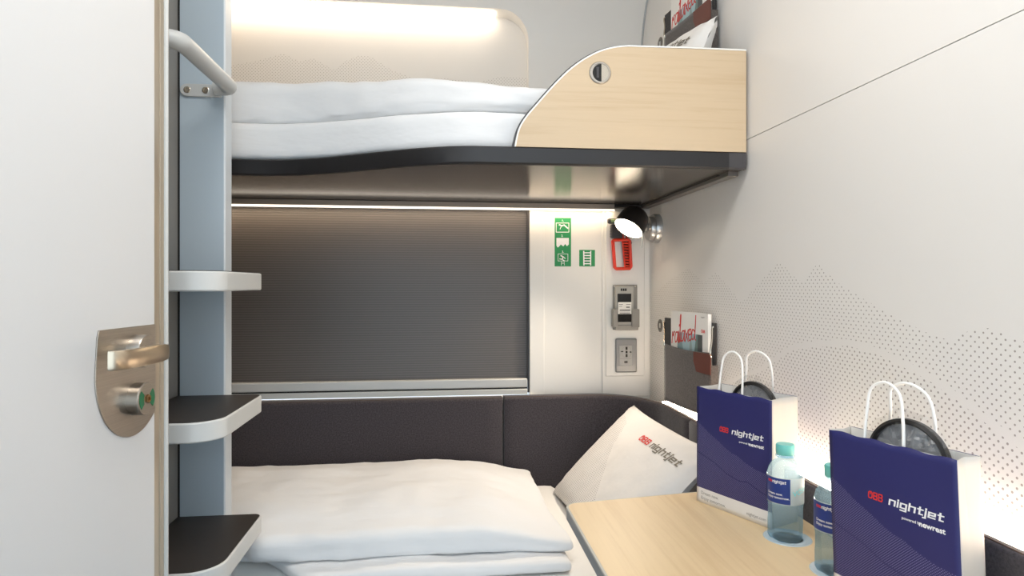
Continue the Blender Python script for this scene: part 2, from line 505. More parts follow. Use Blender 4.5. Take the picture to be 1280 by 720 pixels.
# ================================================================ SETTING
YB = 2.19                    # lower back wall (window wall)
FL = MB().box(-1.3, .79, -1.0, 2.4, -.05, 0)
struct('floor', FL, mat('grey_floor', (120, 118, 115), .6))
struct('ceiling', MB().box(-1.3, .79, -1.0, 2.4, 2.42, 2.47), M_WHITE)

# right wall: two panels with a thin dark joint between
zj = at_x(1100, 171 - .4688 * (1100 - 941), XW).z
wr = MB().box(XW, XW + .04, -1.0, 2.4, 0, zj - .0008)
wr.box(XW, XW + .04, -1.0, 2.4, zj + .0008, 2.42)
struct('wall_right', wr, M_WALLR)
struct('trim_1', MB().box(XW + .0025, XW + .02, -1.0, 2.4, zj - .0008, zj + .0008), M_DARK)['label'] = 'thin dark joint between the two right wall panels'

# lower window wall: white panels right of the window, parapet below it
xw1 = at_y(662, 400, YB).x          # window right edge
zs = at_y(600, 474, YB).z           # top of sill rail
zt = 1.486
wb = MB().box(xw1, XW, YB, YB + .14, 0, 1.62)
wb.box(-1.3, xw1, YB, YB + .14, 0, zs - .075)
wb.box(-1.3, xw1, YB, YB + .14, zt + .012, 1.62)
struct('wall_back', wb, M_PANEL)
x680 = at_y(680, 400, YB).x; x752 = at_y(752, 400, YB).x
tr = MB().box(xw1, x680, YB - .004, YB, zs - .07, zt); struct('trim_2', tr, M_PANEL, bevel=.0015)['label'] = 'white vertical strip beside the window blind'
tr = MB().box(x752, XW - .004, YB - .006, YB, zs - .07, zt + .0); struct('trim_3', tr, M_PANEL, bevel=.003)['label'] = 'white corner strip carrying the equipment plate'

# window: blind, side channels and sill rails
win = bpy.data.objects.new('window_1', None); C.objects.link(win); win['kind'] = 'structure'
win.location = (-.4, YB + .03, zs)
obj('blind', MB().box(-1.25, xw1 - .002, YB + .022, YB + .034, zs - .01, zt + .02), M_BLIND, win)
obj('channel', MB().box(xw1 - .006, xw1, YB + .005, YB + .05, zs - .05, zt), M_CHAR, win)
obj('bottom_rail', MB().box(-1.25, xw1 - .008, YB - .004, YB + .022, zs - .031, zs), M_SILVER, win, bevel=.004)
obj('rail_gap', MB().box(-1.25, xw1 - .008, YB + .004, YB + .02, zs - .036, zs - .031), M_DARK, win)
obj('sill_rail', MB().box(-1.25, xw1 - .008, YB - .004, YB + .022, zs - .055, zs - .036), M_SILVER, win, bevel=.003)
obj('sill', MB().box(-1.25, xw1 + .02, YB - .020, YB, zs - .075, zs - .057), M_PANEL, win, bevel=.002)

# upper window wall with a rounded recess, curving in towards the roof
def prof_y(z):
    return 2.278 - .0 * z if z < 2.08 else 2.278 - 1.75 * (z - 2.08) ** 2 - .08 * (z - 2.08)
RX, RZ, RR = .322, 2.205, .105
def xb(z):
    if z >= RZ: return -1.3
    if z > RZ - RR:
        return RX - RR + math.sqrt(max(0, RR * RR - (z - (RZ - RR)) ** 2))
    return RX
up = MB()
zsr = [1.5 + i * (RZ - RR - 1.5) / 8 for i in range(8)] + [RZ - RR + RR * math.sin(PI / 2 * k / 14) for k in range(15)]
lo = MB()
for a, b in zip(zsr, zsr[1:]):
    up.add([(xb(a), prof_y(a), a), (.75, prof_y(a), a), (.75, prof_y(b), b), (xb(b) if b < RZ else RX - RR, prof_y(b), b)], [(0, 1, 2, 3)])
top = [RZ + i * (2.42 - RZ) / 12 for i in range(13)]
for a, b in zip(top, top[1:]):
    up.add([(-1.3, prof_y(a), a), (RX - RR, prof_y(a), a), (.75, prof_y(a), a), (.75, prof_y(b), b), (RX - RR, prof_y(b), b), (-1.3, prof_y(b), b)], [(0, 1, 4, 5), (1, 2, 3, 4)])
# reveal of the recess
edge = [(xb(a) if a < RZ else RX - RR, a) for a in zsr] + [(-1.3, RZ)]
for (xa, za), (xc, zc) in zip(edge, edge[1:]):
    up.add([(xa, prof_y(za), za), (xc, prof_y(zc), zc), (xc, 2.318, zc), (xa, 2.318, za)], [(0, 1, 2, 3)])
struct('wall_upper', up, mat('upper_wall_laminate', (234, 231, 226), .45), smooth=40)
rc = MB().box(-1.3, .40, 2.316, 2.36, 1.5, 2.3)
struct('wall_recess', rc, M_RECESS)
struct('trim_4', MB().tube([(XW - .003, prof_y(z) - .002, z) for z in zsr + top], .0035, 8), mat('grey_corner_bead', (176, 180, 182), .5))['label'] = 'grey bead in the upper wall corner'
struct('wall_upper_shelf', MB().box(-1.3, .75, 2.19, 2.36, 1.49, 1.51), M_PANEL)

# left: bathroom wall beside the ladder, bed end wall
wl = MB().box(-.64, -.58, -.95, 1.47, 0, 2.42); wl.box(-1.3, -.58, 1.47, 1.51, 0, 2.42)
struct('wall_left', wl, mat('grey_side_wall', (150, 149, 146), .5))
struct('wall_bed_end', MB().box(-1.34, -1.28, 1.47, 2.4, 0, 2.42), M_WHITE)

# door standing open on the left
P0 = Vector((-.435, .986, 0)); Dd = Vector((.108, .994, 0)).normalized(); Dn = Vector((Dd.y, -Dd.x, 0))
def DW(t, n, z): return P0 + Dd * t + Dn * n + Vector((0, 0, z))
door = bpy.data.objects.new('door_1', None); C.objects.link(door); door['kind'] = 'structure'
door.location = DW(-.3, -.02, 0)
door['label'] = 'open white compartment door with a steel handle plate'
def dbox(t0, t1, n0, n1, z0, z1):
    mb = MB(); vs = [DW(t, n, z) for z in (z0, z1) for n in (n0, n1) for t in (t0, t1)]
    return mb.add(vs, [(0, 2, 3, 1), (4, 5, 7, 6), (0, 1, 5, 4), (2, 6, 7, 3), (0, 4, 6, 2), (1, 3, 7, 5)])
obj('door_leaf', dbox(-.82, .0270, -.04, 0, .02, 2.38), M_DOOR, door)
M_EDGE = brushed('door_edge_profile', (196, 184, 166), .38, 0, .75)
obj('edge_profile', dbox(.0275, .0565, -.04, -.0012, .02, 2.38), M_EDGE, door, bevel=.001)
obj('edge_seal', dbox(.0435, .0450, -.02, .0004, .02, 2.38), mat('beige_seal', (168, 156, 140), .6), door)
lipm = MB().prism([(.0565, -.04), (.0565, .001), (.0600, .003), (.0655, .001), (.0670, -.006), (.0670, -.04)], lambda t, n: DW(t, n, .02), lambda t, n: DW(t, n, 2.38))
obj('edge_lip', lipm, M_SILVER, door)
# handle plate
pl = [(.0268, 1.159), (-.105, 1.159), (-.1085, 1.148)] + [(-.03 - .0825 * math.cos(a), 1.098 - .0955 * math.sin(a)) for a in [PI * k / 36 for k in range(0, 28)]]
pl = [p for p in pl if p[0] <= .0268] + [(.0268, 1.098 - .0955 * math.sqrt(max(0, 1 - (.0568 / .0825) ** 2)))]
plate = obj('handle_plate', MB().prism(pl, lambda t, z: DW(t, 0, z), lambda t, z: DW(t, .0022, z)), M_STEEL, door, bevel=.0006)
ZH, ZL, TR = 1.1235, 1.055, -.026
rose = obj('handle_rose', MB().lathe([(.0235, .0022), (.0235, .019), (.0225, .0205), (.011, .0208), (.011, .021)], axes(DW(TR, 0, ZH), Dn), 40), M_STEEL, door)
lever = MB()
path = [(TR - .006, .050), (TR - .014, .0515), (TR - .035, .053), (TR - .06, .0535), (TR - .085, .0525), (TR - .100, .0505), (TR - .108, .0475), (TR - .1135, .0430), (TR - .1165, .0375)]
sp = smooth_path([Vector((a, b, 0)) for a, b in path], 4)
hw = .0130
vs = []; fs = []; m = len(sp)
for i, p in enumerate(sp):
    t = (sp[min(i + 1, m - 1)] - sp[max(i - 1, 0)]).normalized(); q = Vector((-t.y, t.x, 0)) * .0045
    h = hw * (0.80 + .2 * min(1, i / 8))
    for k in range(12):
        a = 2 * PI * k / 12
        ca = math.copysign(abs(math.cos(a)) ** .5, math.cos(a)); sa = math.copysign(abs(math.sin(a)) ** .5, math.sin(a))
        w = p + q * ca
        vs.append(DW(w.x, w.y, ZH + h * sa))
for i in range(m - 1):
    for k in range(12): fs.append((i * 12 + k, i * 12 + (k + 1) % 12, (i + 1) * 12 + (k + 1) % 12, (i + 1) * 12 + k))
fs += [list(range(12))[::-1], [(m - 1) * 12 + k for k in range(12)]]
lever.add(vs, fs)
lever.tube([DW(TR - .004, .019, ZH), DW(TR - .007, .035, ZH), DW(TR - .014, .050, ZH)], .0085, 16)
obj('lever', lever, mat('warm_satin_steel', (196, 180, 158), .28, 1), door)
lock = obj('lock_rose', MB().lathe([(.0235, .0022), (.0235, .018), (.0222, .0195), (.0001, .0195)], axes(DW(TR, 0, ZL), Dn), 40), M_STEEL, door)
for sgn in (-1, 1):
    pts = [(sgn * .019 * math.cos(a), .019 * math.sin(a)) for a in [(-.75 + .125 * k) for k in range(13)]] + [(sgn * .0085 * math.cos(a), .0125 * math.sin(a)) for a in (.55, .25, 0, -.25, -.55)]
    obj('lock_window', MB().prism(pts, lambda a, b: DW(TR + a, .0190, ZL + b), lambda a, b: DW(TR + a, .0200, ZL + b)), M_GREENDARK, lock)
obj('lock_slot', MB().lathe([(.0062, .019), (.0062, .0225), (.003, .0225), (.003, .0205)], axes(DW(TR, 0, ZL), Dn), 6), mat('brass_slot', (150, 118, 80), .35, 1), lock)

# ================================================================ LADDER POST with three steps, grab rail
lad = thing('bunk_ladder', 'grey blue ladder post with three protruding dark topped steps', 'ladder', (-.52, 1.49, 0))
px0, px1 = -.5795, -.4805
obj('post', MB().box(px0, px1, 1.470, 1.505, 0, 2.42), M_POST, lad)
obj('post_edge', MB().prism([(px1, 1.470), (px1 + .003, 1.4725), (px1 + .0035, 1.512), (px1, 1.512)], lambda x, y: (x, y, 0), lambda x, y: (x, y, 2.42)), M_POSTEDGE, lad)
obj('side_panel', MB().box(-.5795, -.5775, 1.13, 1.47, 0, 2.42), M_DARKSIDE, lad)
obj('shadow_gap', MB().box(-.5775, -.5735, 1.4690, 1.4702, 0, 2.42), M_DARK, lad)
def step_poly(x0, x1, y0, y1, r1, r2):
    p = [(x0, y1), (x0, y0)]
    p += [(x1 - r1 + r1 * math.sin(a), y0 + r1 - r1 * math.cos(a)) for a in [PI / 2 * k / 12 for k in range(13)]]
    p += [(x1 - r2 + r2 * math.cos(a), y1 - r2 + r2 * math.sin(a)) for a in [PI / 2 * k / 8 for k in range(9)]]
    return p
def make_step(z):
    st = obj('step', MB().prism(step_poly(-.577, -.395, 1.178, 1.4695, .060, .018), lambda x, y: (x, y, z - .037), lambda x, y: (x, y, z)), M_PLASTIC, lad, bevel=.003)
    obj('tread', MB().prism(step_poly(-.5765, -.3985, 1.1815, 1.466, .0568, .015), lambda x, y: (x, y, z - .001), lambda x, y: (x, y, z + .0012)), M_TREAD, st)
for zz in (EYE + .0235, EYE - .2485, EYE - .5165): make_step(zz)

zr = 1.652
gr = thing('grab_rail', 'light grey tubular grab rail bolted to the ladder post', 'rail', (-.46, 1.44, zr))
M_RAIL = mat('grey_rail_coat', (188, 190, 189), .36)
rp = [(-.5768, 1.165, zr), (-.50, 1.165, zr), (-.475, 1.168, zr), (-.462, 1.178, zr), (-.458, 1.20, zr), (-.458, 1.30, zr), (-.458, 1.40, zr), (-.458, 1.430, zr), (-.461, 1.441, zr), (-.471, 1.448, zr), (-.492, 1.449, zr)]
obj('tube', MB().tube(smooth_path(rp, 5), .0165, 20), M_RAIL, gr)
obj('end_fitting', MB().lathe([(.0185, 0), (.0185, .058), (.0175, .062), (.010, .063)], axes((-.5768, 1.165, zr), (1, 0, 0)), 28), M_RAIL, gr)
mp_ = MB().prism([(-.5575 + .014 * math.cos(a), zr - .002 + .014 * math.sin(a)) for a in [PI / 2 + PI * k / 12 for k in range(13)]] + [(-.484, zr - .016), (-.484, zr + .012)],
                 lambda x, z: (x, 1.4645, z), lambda x, z: (x, 1.4695, z))
obj('mount_plate', mp_, M_RAIL, gr, bevel=.0015)
for xs in (-.556, -.517):
    sc = obj('screw', MB().lathe([(.0075, 0), (.0075, .0015), (.006, .0022), (.004, .0022), (.004, .0008), (.0001, .0008)], axes((xs, 1.4650, zr - .002), (0, -1, 0)), 20), M_BRASSY, gr)

# ================================================================ UPPER BUNK
def bunk_front(x):   # S-shaped front edge, narrower beside the ladder
    return 1.458 + .225 * (1 - sstep(-.46, .10, x))
ZB0, ZB1 = 1.500, 1.541
bk = thing('upper_bunk', 'upper bunk shelf with black edge and rounded pale wood end guard', 'bunk', (.1, 1.9, ZB0))
xs = [-1.27 + i * (.742 + 1.27) / 80 for i in range(81)]
outline = [(x, bunk_front(x) + .014) for x in xs] + [(.742, 2.185), (-1.27, 2.185)]
obj('deck', MB().prism(outline, lambda x, y: (x, y, ZB0 + .001), lambda x, y: (x, y, ZB1 - .002)), M_SOFFIT, bk, smooth=30)
eb = MB()
prof = [(.014, ZB0), (.003, ZB0), (0, ZB0 + .004), (0, ZB1 - .003), (.003, ZB1), (.016, ZB1)]
def edge_strip(x0, x1, n):
    mb = MB(); X = [x0 + i * (x1 - x0) / n for i in range(n + 1)]
    vs = [(x, bunk_front(x) + a, z) for x in X for a, z in prof]; k = len(prof)
    fs = [(i * k + j, i * k + (j + 1) % k, (i + 1) * k + (j + 1) % k, (i + 1) * k + j) for i in range(n) for j in range(k)]
    fs += [list(range(k)), [n * k + j for j in range(k)][::-1]]
    return mb.add(vs, fs)
obj('edge_band', edge_strip(-1.27, .698, 90), M_BLACK, bk)
obj('end_cap', edge_strip(.698, .742, 4), M_CHAR, bk)
# rail under the bunk along the wall
obj('under_rail', MB().box(.716, .742, 1.50, 2.18, ZB0 - .010, ZB0 + .002), mat('soffit_rail', (96, 92, 88), .4), bk, bevel=.001)
obj('rail_groove', MB().box(.708, .716, 1.55, 2.18, ZB0 - .001, ZB0 + .002), M_DARK, bk)
# guard
yg = 1.459
gp = [(645, 183), (648, 168), (652, 157), (660, 145), (672, 131), (686, 115), (700, 100), (715, 86), (732, 74), (750, 65), (768, 60), (785, 58.3), (860, 60.5), (939, 64)]
gpts = [(q.x, q.z) for q in (at_y(a, b, yg) for a, b in gp)]
curve = smooth_path([Vector((a, b, 0)) for a, b in gpts[:12]], 5)
xr = .742
poly = [(p.x, p.y) for p in curve] + [(xr, gpts[-1][1]), (xr, ZB1 + .0005), (gpts[0][0], ZB1 + .0005)]
guard = obj('guard_panel', MB().prism(poly, lambda x, z: (x, yg, z), lambda x, z: (x, yg + .022, z)), M_WOODP, bk, smooth=30)
inner = [(p.x, p.y) for p in curve]
def offset_line(pts, d):
    out = []
    for i, p in enumerate(pts):
        a = Vector(pts[max(i - 1, 0)]); b = Vector(pts[min(i + 1, len(pts) - 1)]); t = (b - a).normalized()
        out.append((p[0] - t.y * d, p[1] + t.x * d))
    return out
line = [(gpts[0][0], ZB1 + .0005)] + inner + [(.60, gpts[12][1]), (xr, gpts[-1][1])]
o1 = offset_line(line, .0035)
def band(lineA, lineB, ya, yb):
    mb = MB(); n = len(lineA)
    vs = [(x, y, z) for y in (ya, yb) for L in (lineA, lineB) for x, z in L]
    fs = []
    for i in range(n - 1):
        fs += [(i, i + 1, n + i + 1, n + i), (2 * n + i, 3 * n + i, 3 * n + i + 1, 2 * n + i + 1), (n + i, n + i + 1, 3 * n + i + 1, 3 * n + i), (i, 2 * n + i, 2 * n + i + 1, i + 1)]
    fs += [(0, n, 3 * n, 2 * n), (n - 1, 3 * n - 1, 4 * n - 1, 2 * n - 1)]
    return mb.add(vs, fs)
obj('white_edging', band(line, o1, yg - .001, yg + .008), M_PANEL, guard)
obj('dark_edging', band(line, offset_line(line, .0072), yg + .008, yg + .034), M_CHAR, guard)
# round latch in the guard
lc = at_y(750, 91, yg)
lm = axes((lc.x, yg, lc.z), (0, -1, 0), (1, 0, 0))
latch = obj('latch_ring', MB().lathe([(.0265, 0), (.0265, .0015), (.0245, .003), (.0215, .003), (.021, .0005)], lm, 40), M_STEEL, guard)
half = [(.021 * math.cos(a), .021 * math.sin(a)) for a in [-PI / 2 + PI * k / 20 for k in range(21)]]
obj('latch_cover', MB().prism([(.004, -.0205), (.004, .0205)] [::-1] and [(x if x > .003 else .003, y) for x, y in half], lambda x, y: lm @ Vector((x, -y, .0004)), lambda x, y: lm @ Vector((x, -y, .002))), M_BRASSY, latch)
obj('latch_pull', MB().prism([(-x if x > .0 else 0, y) for x, y in half], lambda x, y: lm @ Vector((x + .003, y, .0002)), lambda x, y: lm @ Vector((x + .003, y, .0006))), M_DARK, latch)
obj('latch_grip', MB().prism([(-.009, -.013), (-.003, -.013), (-.003, .013), (-.009, .013)], lambda x, y: lm @ Vector((x, y, .0004)), lambda x, y: lm @ Vector((x, y, .003))), M_CHAR, latch, bevel=.001)

# upper mattress and duvet follow the S-shaped edge
def warp_upper(d):
    def w(P):
        k = 1 - sstep(1.60, 2.16, P.y) if P.y > 1.46 else 1
        P.y += (bunk_front(P.x) - 1.458 + d) * max(0, min(1, (2.16 - P.y) / .70))
        return P
    return w
def mat_up(P):
    P = warp_upper(-.03 * (1 - sstep(-.46, .10, P.x)))(P)
    P.z = min(P.z, 1.640)
    if P.z > 1.555: P.z = 1.555 + (P.z - 1.555) * (1 - .8 * sstep(.2, .36, P.x))
    return P
um = softbox(-1.26, .725, 1.512, 2.17, ZB1 + .0015, 1.640, .022, (90, 26, 8), .0045, 5, 3, mat_up)
tag(obj('mattress', um, M_LINEN, smooth=180), 'white sheeted mattress lying on the upper bunk shelf', 'mattress')
def duv_up(P):
    P = warp_upper(-.02 * (1 - sstep(-.46, .10, P.x)))(P)
    k = sstep(-.35, .3, P.x)
    if P.z > 1.645: P.z = 1.645 + (P.z - 1.645) * (1 - .42 * k)
    return P
ud = softbox(-1.20, .36, 1.520, 2.15, 1.6415, 1.752, .034, (110, 40, 12), .010, 6, 11, duv_up)
tag(obj('duvet', ud, M_LINEN, smooth=180), 'white folded duvet on the upper bunk mattress', 'duvet')

# light strips
ls = thing('light_strip', 'warm light strip hidden in the recess above the upper bunk', 'light strip', (-.4, 2.28, RZ), group=None)
obj('diffuser', MB().box(-1.25, RX - RR - .02, 2.262, 2.314, RZ - .005, RZ - .001), M_LED_TOP, ls)
ls = thing('light_strip', 'thin warm light strip along the top of the window blind', 'light strip', (-.2, 2.18, 1.488))
xe = at_y(765, 262, 2.18).x
obj('diffuser', MB().box(-1.25, xe, 2.1465, 2.148, 1.4745, 1.4815), M_LED_FRONT, ls)
obj('tape', MB().box(-1.25, xe, 2.150, 2.166, 1.4775, 1.4788), M_LED_BUNK, ls)
obj('housing', MB().box(-1.25, xe, 2.1485, 2.1895, 1.4792, 1.4995), mat('light_housing', (150, 138, 126), .45), ls)
obj('end_block', MB().box(xe + .0005, .705, 2.148, 2.186, 1.4895, 1.4992), M_DARK, ls)

# ================================================================ BENCH BACK PADS
def pad(name, front, back, zb, zt, label, r=.010, cap=True):
    """front/back: matching plan polylines"""
    t = thing(name, label, 'backrest', (front[len(front) // 2].x, front[len(front) // 2].y, zb))
    mb = MB(); n = len(front)
    sect = []
    for f, b in zip(front, back):
        f = Vector(f); b = Vector(b); d = (b - f); L = d.length; d.normalize()
        rr = min(r, L * .4)
        s = [(f, zb), (f, zt - rr)] + [(f + d * (rr - rr * math.cos(a)), zt - rr + rr * math.sin(a)) for a in [PI / 2 * k / 5 for k in range(1, 6)]]
        s += [(b, zt), (b, zb)]
        sect.append([Vector((p.x, p.y, z)) for p, z in s])
    k = len(sect[0])
    vs = [p for s in sect for p in s]
    fs = [(i * k + j, i * k + (j + 1) % k, (i + 1) * k + (j + 1) % k, (i + 1) * k + j) for i in range(n - 1) for j in range(k)]
    fs += [list(range(k)), [(n - 1) * k + j for j in range(k)][::-1]]
    mb.add(vs, fs)
    obj('cushion', mb, M_FELT, t, smooth=50)
    ins = [f + (b - f).normalized() * min(r, (b - f).length * .4) for f, b in zip(front, back)]
    mid = len(front) // 2; dd = (back[mid] - front[mid]).normalized(); bb = back[mid] + dd * .0035; tt = Vector((-dd.y, dd.x)) * .08
    mr = MB().add([(p.x, p.y, z) for z in (zb + .05, zt - .17) for p in (bb - tt - dd * .003, bb + tt - dd * .003, bb + tt, bb - tt)], [(0, 1, 2, 3), (4, 5, 6, 7), (0, 1, 5, 4), (1, 2, 6, 5), (2, 3, 7, 6), (3, 0, 4, 7)])
    obj('mount_strip', mr, M_ALU, t)
    obj('piping', MB().tube([(p.x, p.y, zt) for p in ins], .0015, 6), M_PIPING, t)
    return t
V2 = lambda x, y: Vector((x, y))
xsm = at_y(630, 500, 2.12).x
PF, PT = 2.12, .835
fr = [V2(-1.26 + i * (xsm - .0025 + 1.26) / 24, PF) for i in range(25)]
fr[-1] = V2(xsm - .004, PF + .004); fr.insert(-1, V2(xsm - .008, PF))
bkp = [V2(p.x, 2.168) for p in fr]
pad('backrest_cushion', fr, bkp, .45, PT - .002, 'long charcoal felt back cushion below the window, left of the vertical seam')
fr = [V2(xsm + .001, PF + .005), V2(xsm + .006, PF)] + [V2(xsm + .006 + i * (.50 - xsm - .006) / 8, PF) for i in range(1, 9)]
bkp = [V2(p.x, 2.168) for p in fr]
for k in range(1, 15):
    a = PI / 2 * k / 14
    fr.append(V2(.50 + .20 * math.sin(a), PF - .20 + .20 * math.cos(a)))
    bkp.append(V2(.50 + .222 * math.sin(a) ** .9, PF - .20 + .20 * math.cos(a) + .048 * math.cos(a)))
for y in (1.86, 1.80, 1.76, 1.725):
    fr.append(V2(.70, y)); bkp.append(V2(.722, y))
fr.append(V2(.704, 1.7195)); bkp.append(V2(.722, 1.7195))
pad('backrest_cushion', fr, bkp, .45, PT, 'charcoal felt cushion curving round the corner behind the leaning pillow')
fr = [V2(.704, 1.7155), V2(.70, 1.711)] + [V2(.70, 1.711 - i * .08) for i in range(1, 10)] + [V2(.704, .985)]
pad('backrest_cushion', fr, [V2(.722, p.y) for p in fr], .45, PT, 'charcoal felt cushion on the right wall behind the two bottles')
fr = [V2(.712, .980), V2(.708, .975)] + [V2(.708, .975 - i * .1) for i in range(1, 13)]
pad('backrest_cushion', fr, [V2(.726, p.y) for p in fr], .45, .886, 'taller charcoal felt cushion on the right wall behind the front paper bag')

ls = thing('light_strip', 'bright light strip between right wall and charcoal cushions', 'light strip', (.735, 1.4, .82))
lm_ = MB().box(.7235, .7495, .986, 1.99, .828, .836); obj('diffuser', lm_, M_LED_WALL, ls)
lm_ = MB().box(.7275, .7495, -.20, .98, .874, .884); obj('diffuser', lm_, M_LED_WALL, ls)
obj('channel', MB().box(.7235, .7495, .986, 1.99, .78, .828).box(.7275, .7495, -.20, .98, .78, .874), M_ALU, ls)

# ================================================================ LOWER BED
BZ = .541
def bed_front(x): return 1.375 + .20 * (1 - sstep(-.52, -.12, x))
def warp_low(P):
    P.y += (bed_front(P.x) - 1.375) * max(0, min(1, (2.11 - P.y) / .735)); return P
def warp_bed(P):
    P = warp_low(P)
    if P.x > .50 and P.y > 1.92:
        d = Vector((P.x - .50, P.y - 1.92)); L = d.length
        if L > .195: d *= .195 / L; P.x = .50 + d.x; P.y = 1.92 + d.y
    if P.z > .5: P.z = min(P.z, BZ) - .062 * sstep(.36, .46, P.x) * sstep(1.38, 1.46, P.y)
    return P
base = MB().prism([(x, bed_front(x) + .03) for x in xs[:-2]] + [(.69, 2.115), (-1.27, 2.115)], lambda x, y: (x, y, 0), lambda x, y: (x, y, .378))
tag(obj('bench_base', base, M_CHAR), 'dark seat bench carrying the lower mattress', 'bench')
lmx = softbox(-1.26, .697, 1.375, 2.116, .38, BZ, .025, (90, 30, 8), .002, 5, 5, warp_bed)
tag(obj('mattress', lmx, M_SHEET, smooth=180), 'white sheeted mattress on the lower bench beneath duvet and pillow', 'mattress')
def warp_d(P):
    P.y += .055 * (1 - sstep(-.48, -.42, P.x)) * max(0, min(1, (2.0 - P.y) / .5))
    return P
dv = thing('duvet', 'white folded duvet on the lower bed under the window blind', 'duvet', (-.3, 1.8, BZ))
d2 = softbox(-1.10, .306, 1.440, 1.88, BZ + .003, BZ + .034, .016, (80, 30, 5), .006, 6, 23, lambda P: Vector((P.x, P.y + .14 * (1 - sstep(-.44, -.28, P.x)) * max(0, min(1, (2.0 - P.y) / .5)), P.z)))
obj('lower_fold', d2, M_LINEN, dv, smooth=180)
def warp_top(P):
    P = warp_d(P)
    # thins out towards the right hem and the front hem; front right corner drawn out to a point
    k = sstep(.02, .30, P.x); f = 1 - sstep(1.49, 1.74, P.y); b = sstep(1.9, 2.1, P.y)
    h = P.z - (BZ + .033)
    if h > 0: P.z = BZ + .033 + h * (1 - .55 * k * k) * (1 - .22 * f * f) * (1 - .22 * b)
    P.x += .030 * f * sstep(.12, .30, P.x); P.y -= .010 * f * k
    return P
d1 = softbox(-1.12, .292, 1.495, 2.095, BZ + .033, BZ + .116, .026, (120, 54, 10), .0105, 5, 17, warp_top, flat_bottom=True, crown=.012)
obj('upper_fold', d1, M_LINEN, dv, smooth=180)

# pillow leaning against the right cushion
def pillow_top(u, v, side, PW=.5, PH=.39):
    e = (1 - abs(u) ** 2.6) * (1 - abs(v) ** 2.6)
    T = .055 * max(0, e) ** .45
    x = u * PW / 2 * (1 - .05 * (1 - abs(v) ** 3) * u * u); y = v * PH / 2 * (1 - .06 * (1 - abs(u) ** 3) * v * v)
    w = noise.noise(Vector((x * 9, y * 9, 2.2 + side))) * .006 * min(1, e * 3) + noise.noise(Vector((x * 22, y * 22, 5))) * .002 * min(1, e * 3)
    # puckers running in from the corners
    c = (abs(u) * abs(v)) ** 3
    w += .004 * c * math.sin((abs(u) - abs(v)) * 26)
    return Vector((x, y, side * T + w * side))
A = Vector((.632, 2.005, .808)); B = Vector((.372, 2.035, .552)); Cc = Vector((.668, 1.475, .800)); 
ex = (Cc - A).normalized(); ey = (A - B); ey = (ey - ex * ey.dot(ex)).normalized(); ez = ex.cross(ey)
def make_pillow(label, loc, PW, PH, ex, ey):
    ez = ex.cross(ey)
    p = thing('pillow', label, 'pillow', loc)
    R = Matrix((ex, ey, ez)).transposed()
    p.rotation_mode = 'XYZ'; p.rotation_euler = R.to_euler()
    mb = MB(); mb.grid(lambda a, b: pillow_top(2 * a - 1, 2 * b - 1, 1, PW, PH), 48, 36); mb.grid(lambda a, b: pillow_top(2 * a - 1, 2 * b - 1, -1, PW, PH), 48, 36, True)
    obj('cushion', mb, M_PILLOW, p, local=True, smooth=180)
    def on(px, py, k):
        u, v = px / (PW / 2), py / (PH / 2)
        q = pillow_top(max(-.99, min(.99, u * 1.02)), max(-.99, min(.99, v * 1.02)), 1, PW, PH)
        return Vector((px, py, q.z + .0012 + .00002 * k))
    s = .0180
    q, w1 = stroke_word('OBB', .22, .14, .0); q2, w2 = stroke_word('nightjet')
    x0, y0 = (.015, .100) if PW > .52 else (-.03, .085)
    sub = lambda qs: qs
    obj('lettering', quads_mb(q, lambda a, b, k: on(x0 + a * s, y0 + b * s * .78, k)), M_LOGORED, p, local=True, weld=False)['label'] = 'red logo letters'
    x1 = x0 + (w1 + .75) * s
    obj('lettering', quads_mb(q2, lambda a, b, k: on(x1 + a * s * 1.05, y0 + b * s * .74, k)), M_LOGOGREY, p, local=True, weld=False)['label'] = 'grey logo letters'
    return p
make_pillow('white pillow with dotted print leaning against the lower corner cushion', (A + B) / 2 + ex * .285, .57, .39, ex, ey)
UE = Vector((.035, -.985, -.09)).normalized(); UF = Vector((.12, 0, .31)); UF = (UF - UE * UF.dot(UE)).normalized(); UC = Vector((.688, 1.503, 1.886))
pu = make_pillow('white pillow on the upper bunk, peeking over the wooden guard', UC + UE * .235 * -1 - UF * .155, .47, .32, UE, UF)

# ================================================================ TABLE
TZ = .764
TX0 = .256
tb = thing('folding_table', 'pale wood wall table with grey rim and rounded corner', 'table', (.45, .95, TZ - .02))
def tpoly(i, r):
    x0 = TX0 + i; yl = 1.290 - i; yr_ = 1.345 - i
    p = [(.699, .42), (x0, .42)]
    c = Vector((x0 + r, yl - r))
    p += [(c.x - r * math.cos(a), c.y + r * math.sin(a)) for a in [PI / 2 * k / 10 for k in range(11)]]
    p += [(.699, yr_)]
    return p
obj('top', MB().prism(tpoly(.0045, .026), lambda x, y: (x, y, TZ - .012), lambda x, y: (x, y, TZ + .0003)), M_WOODT, tb, smooth=30)
obj('rim', MB().prism(tpoly(0, .03), lambda x, y: (x, y, TZ - .004), lambda x, y: (x, y, TZ)), M_RIM, tb, smooth=30, bevel=.001)
obj('edge', MB().prism(tpoly(.0006, .03), lambda x, y: (x, y, TZ - .024), lambda x, y: (x, y, TZ - .004)), M_RIMSIDE, tb, smooth=30)
for y_ in (.55, 1.1): obj('wall_mount', MB().box(.60, .699, y_, y_ + .05, .56, TZ - .0245), M_ALU, tb)
BOT = [(.616, 1.066), (.6225, .932)]
for bx_, by_ in BOT:
    obj('cup_ring', MB().lathe([(.026, .0004), (.036, .0012), (.0395, .0016), (.041, .0004)], Matrix.Translation((bx_ + .004, by_ + .0, TZ)), 40), M_CUP, tb)

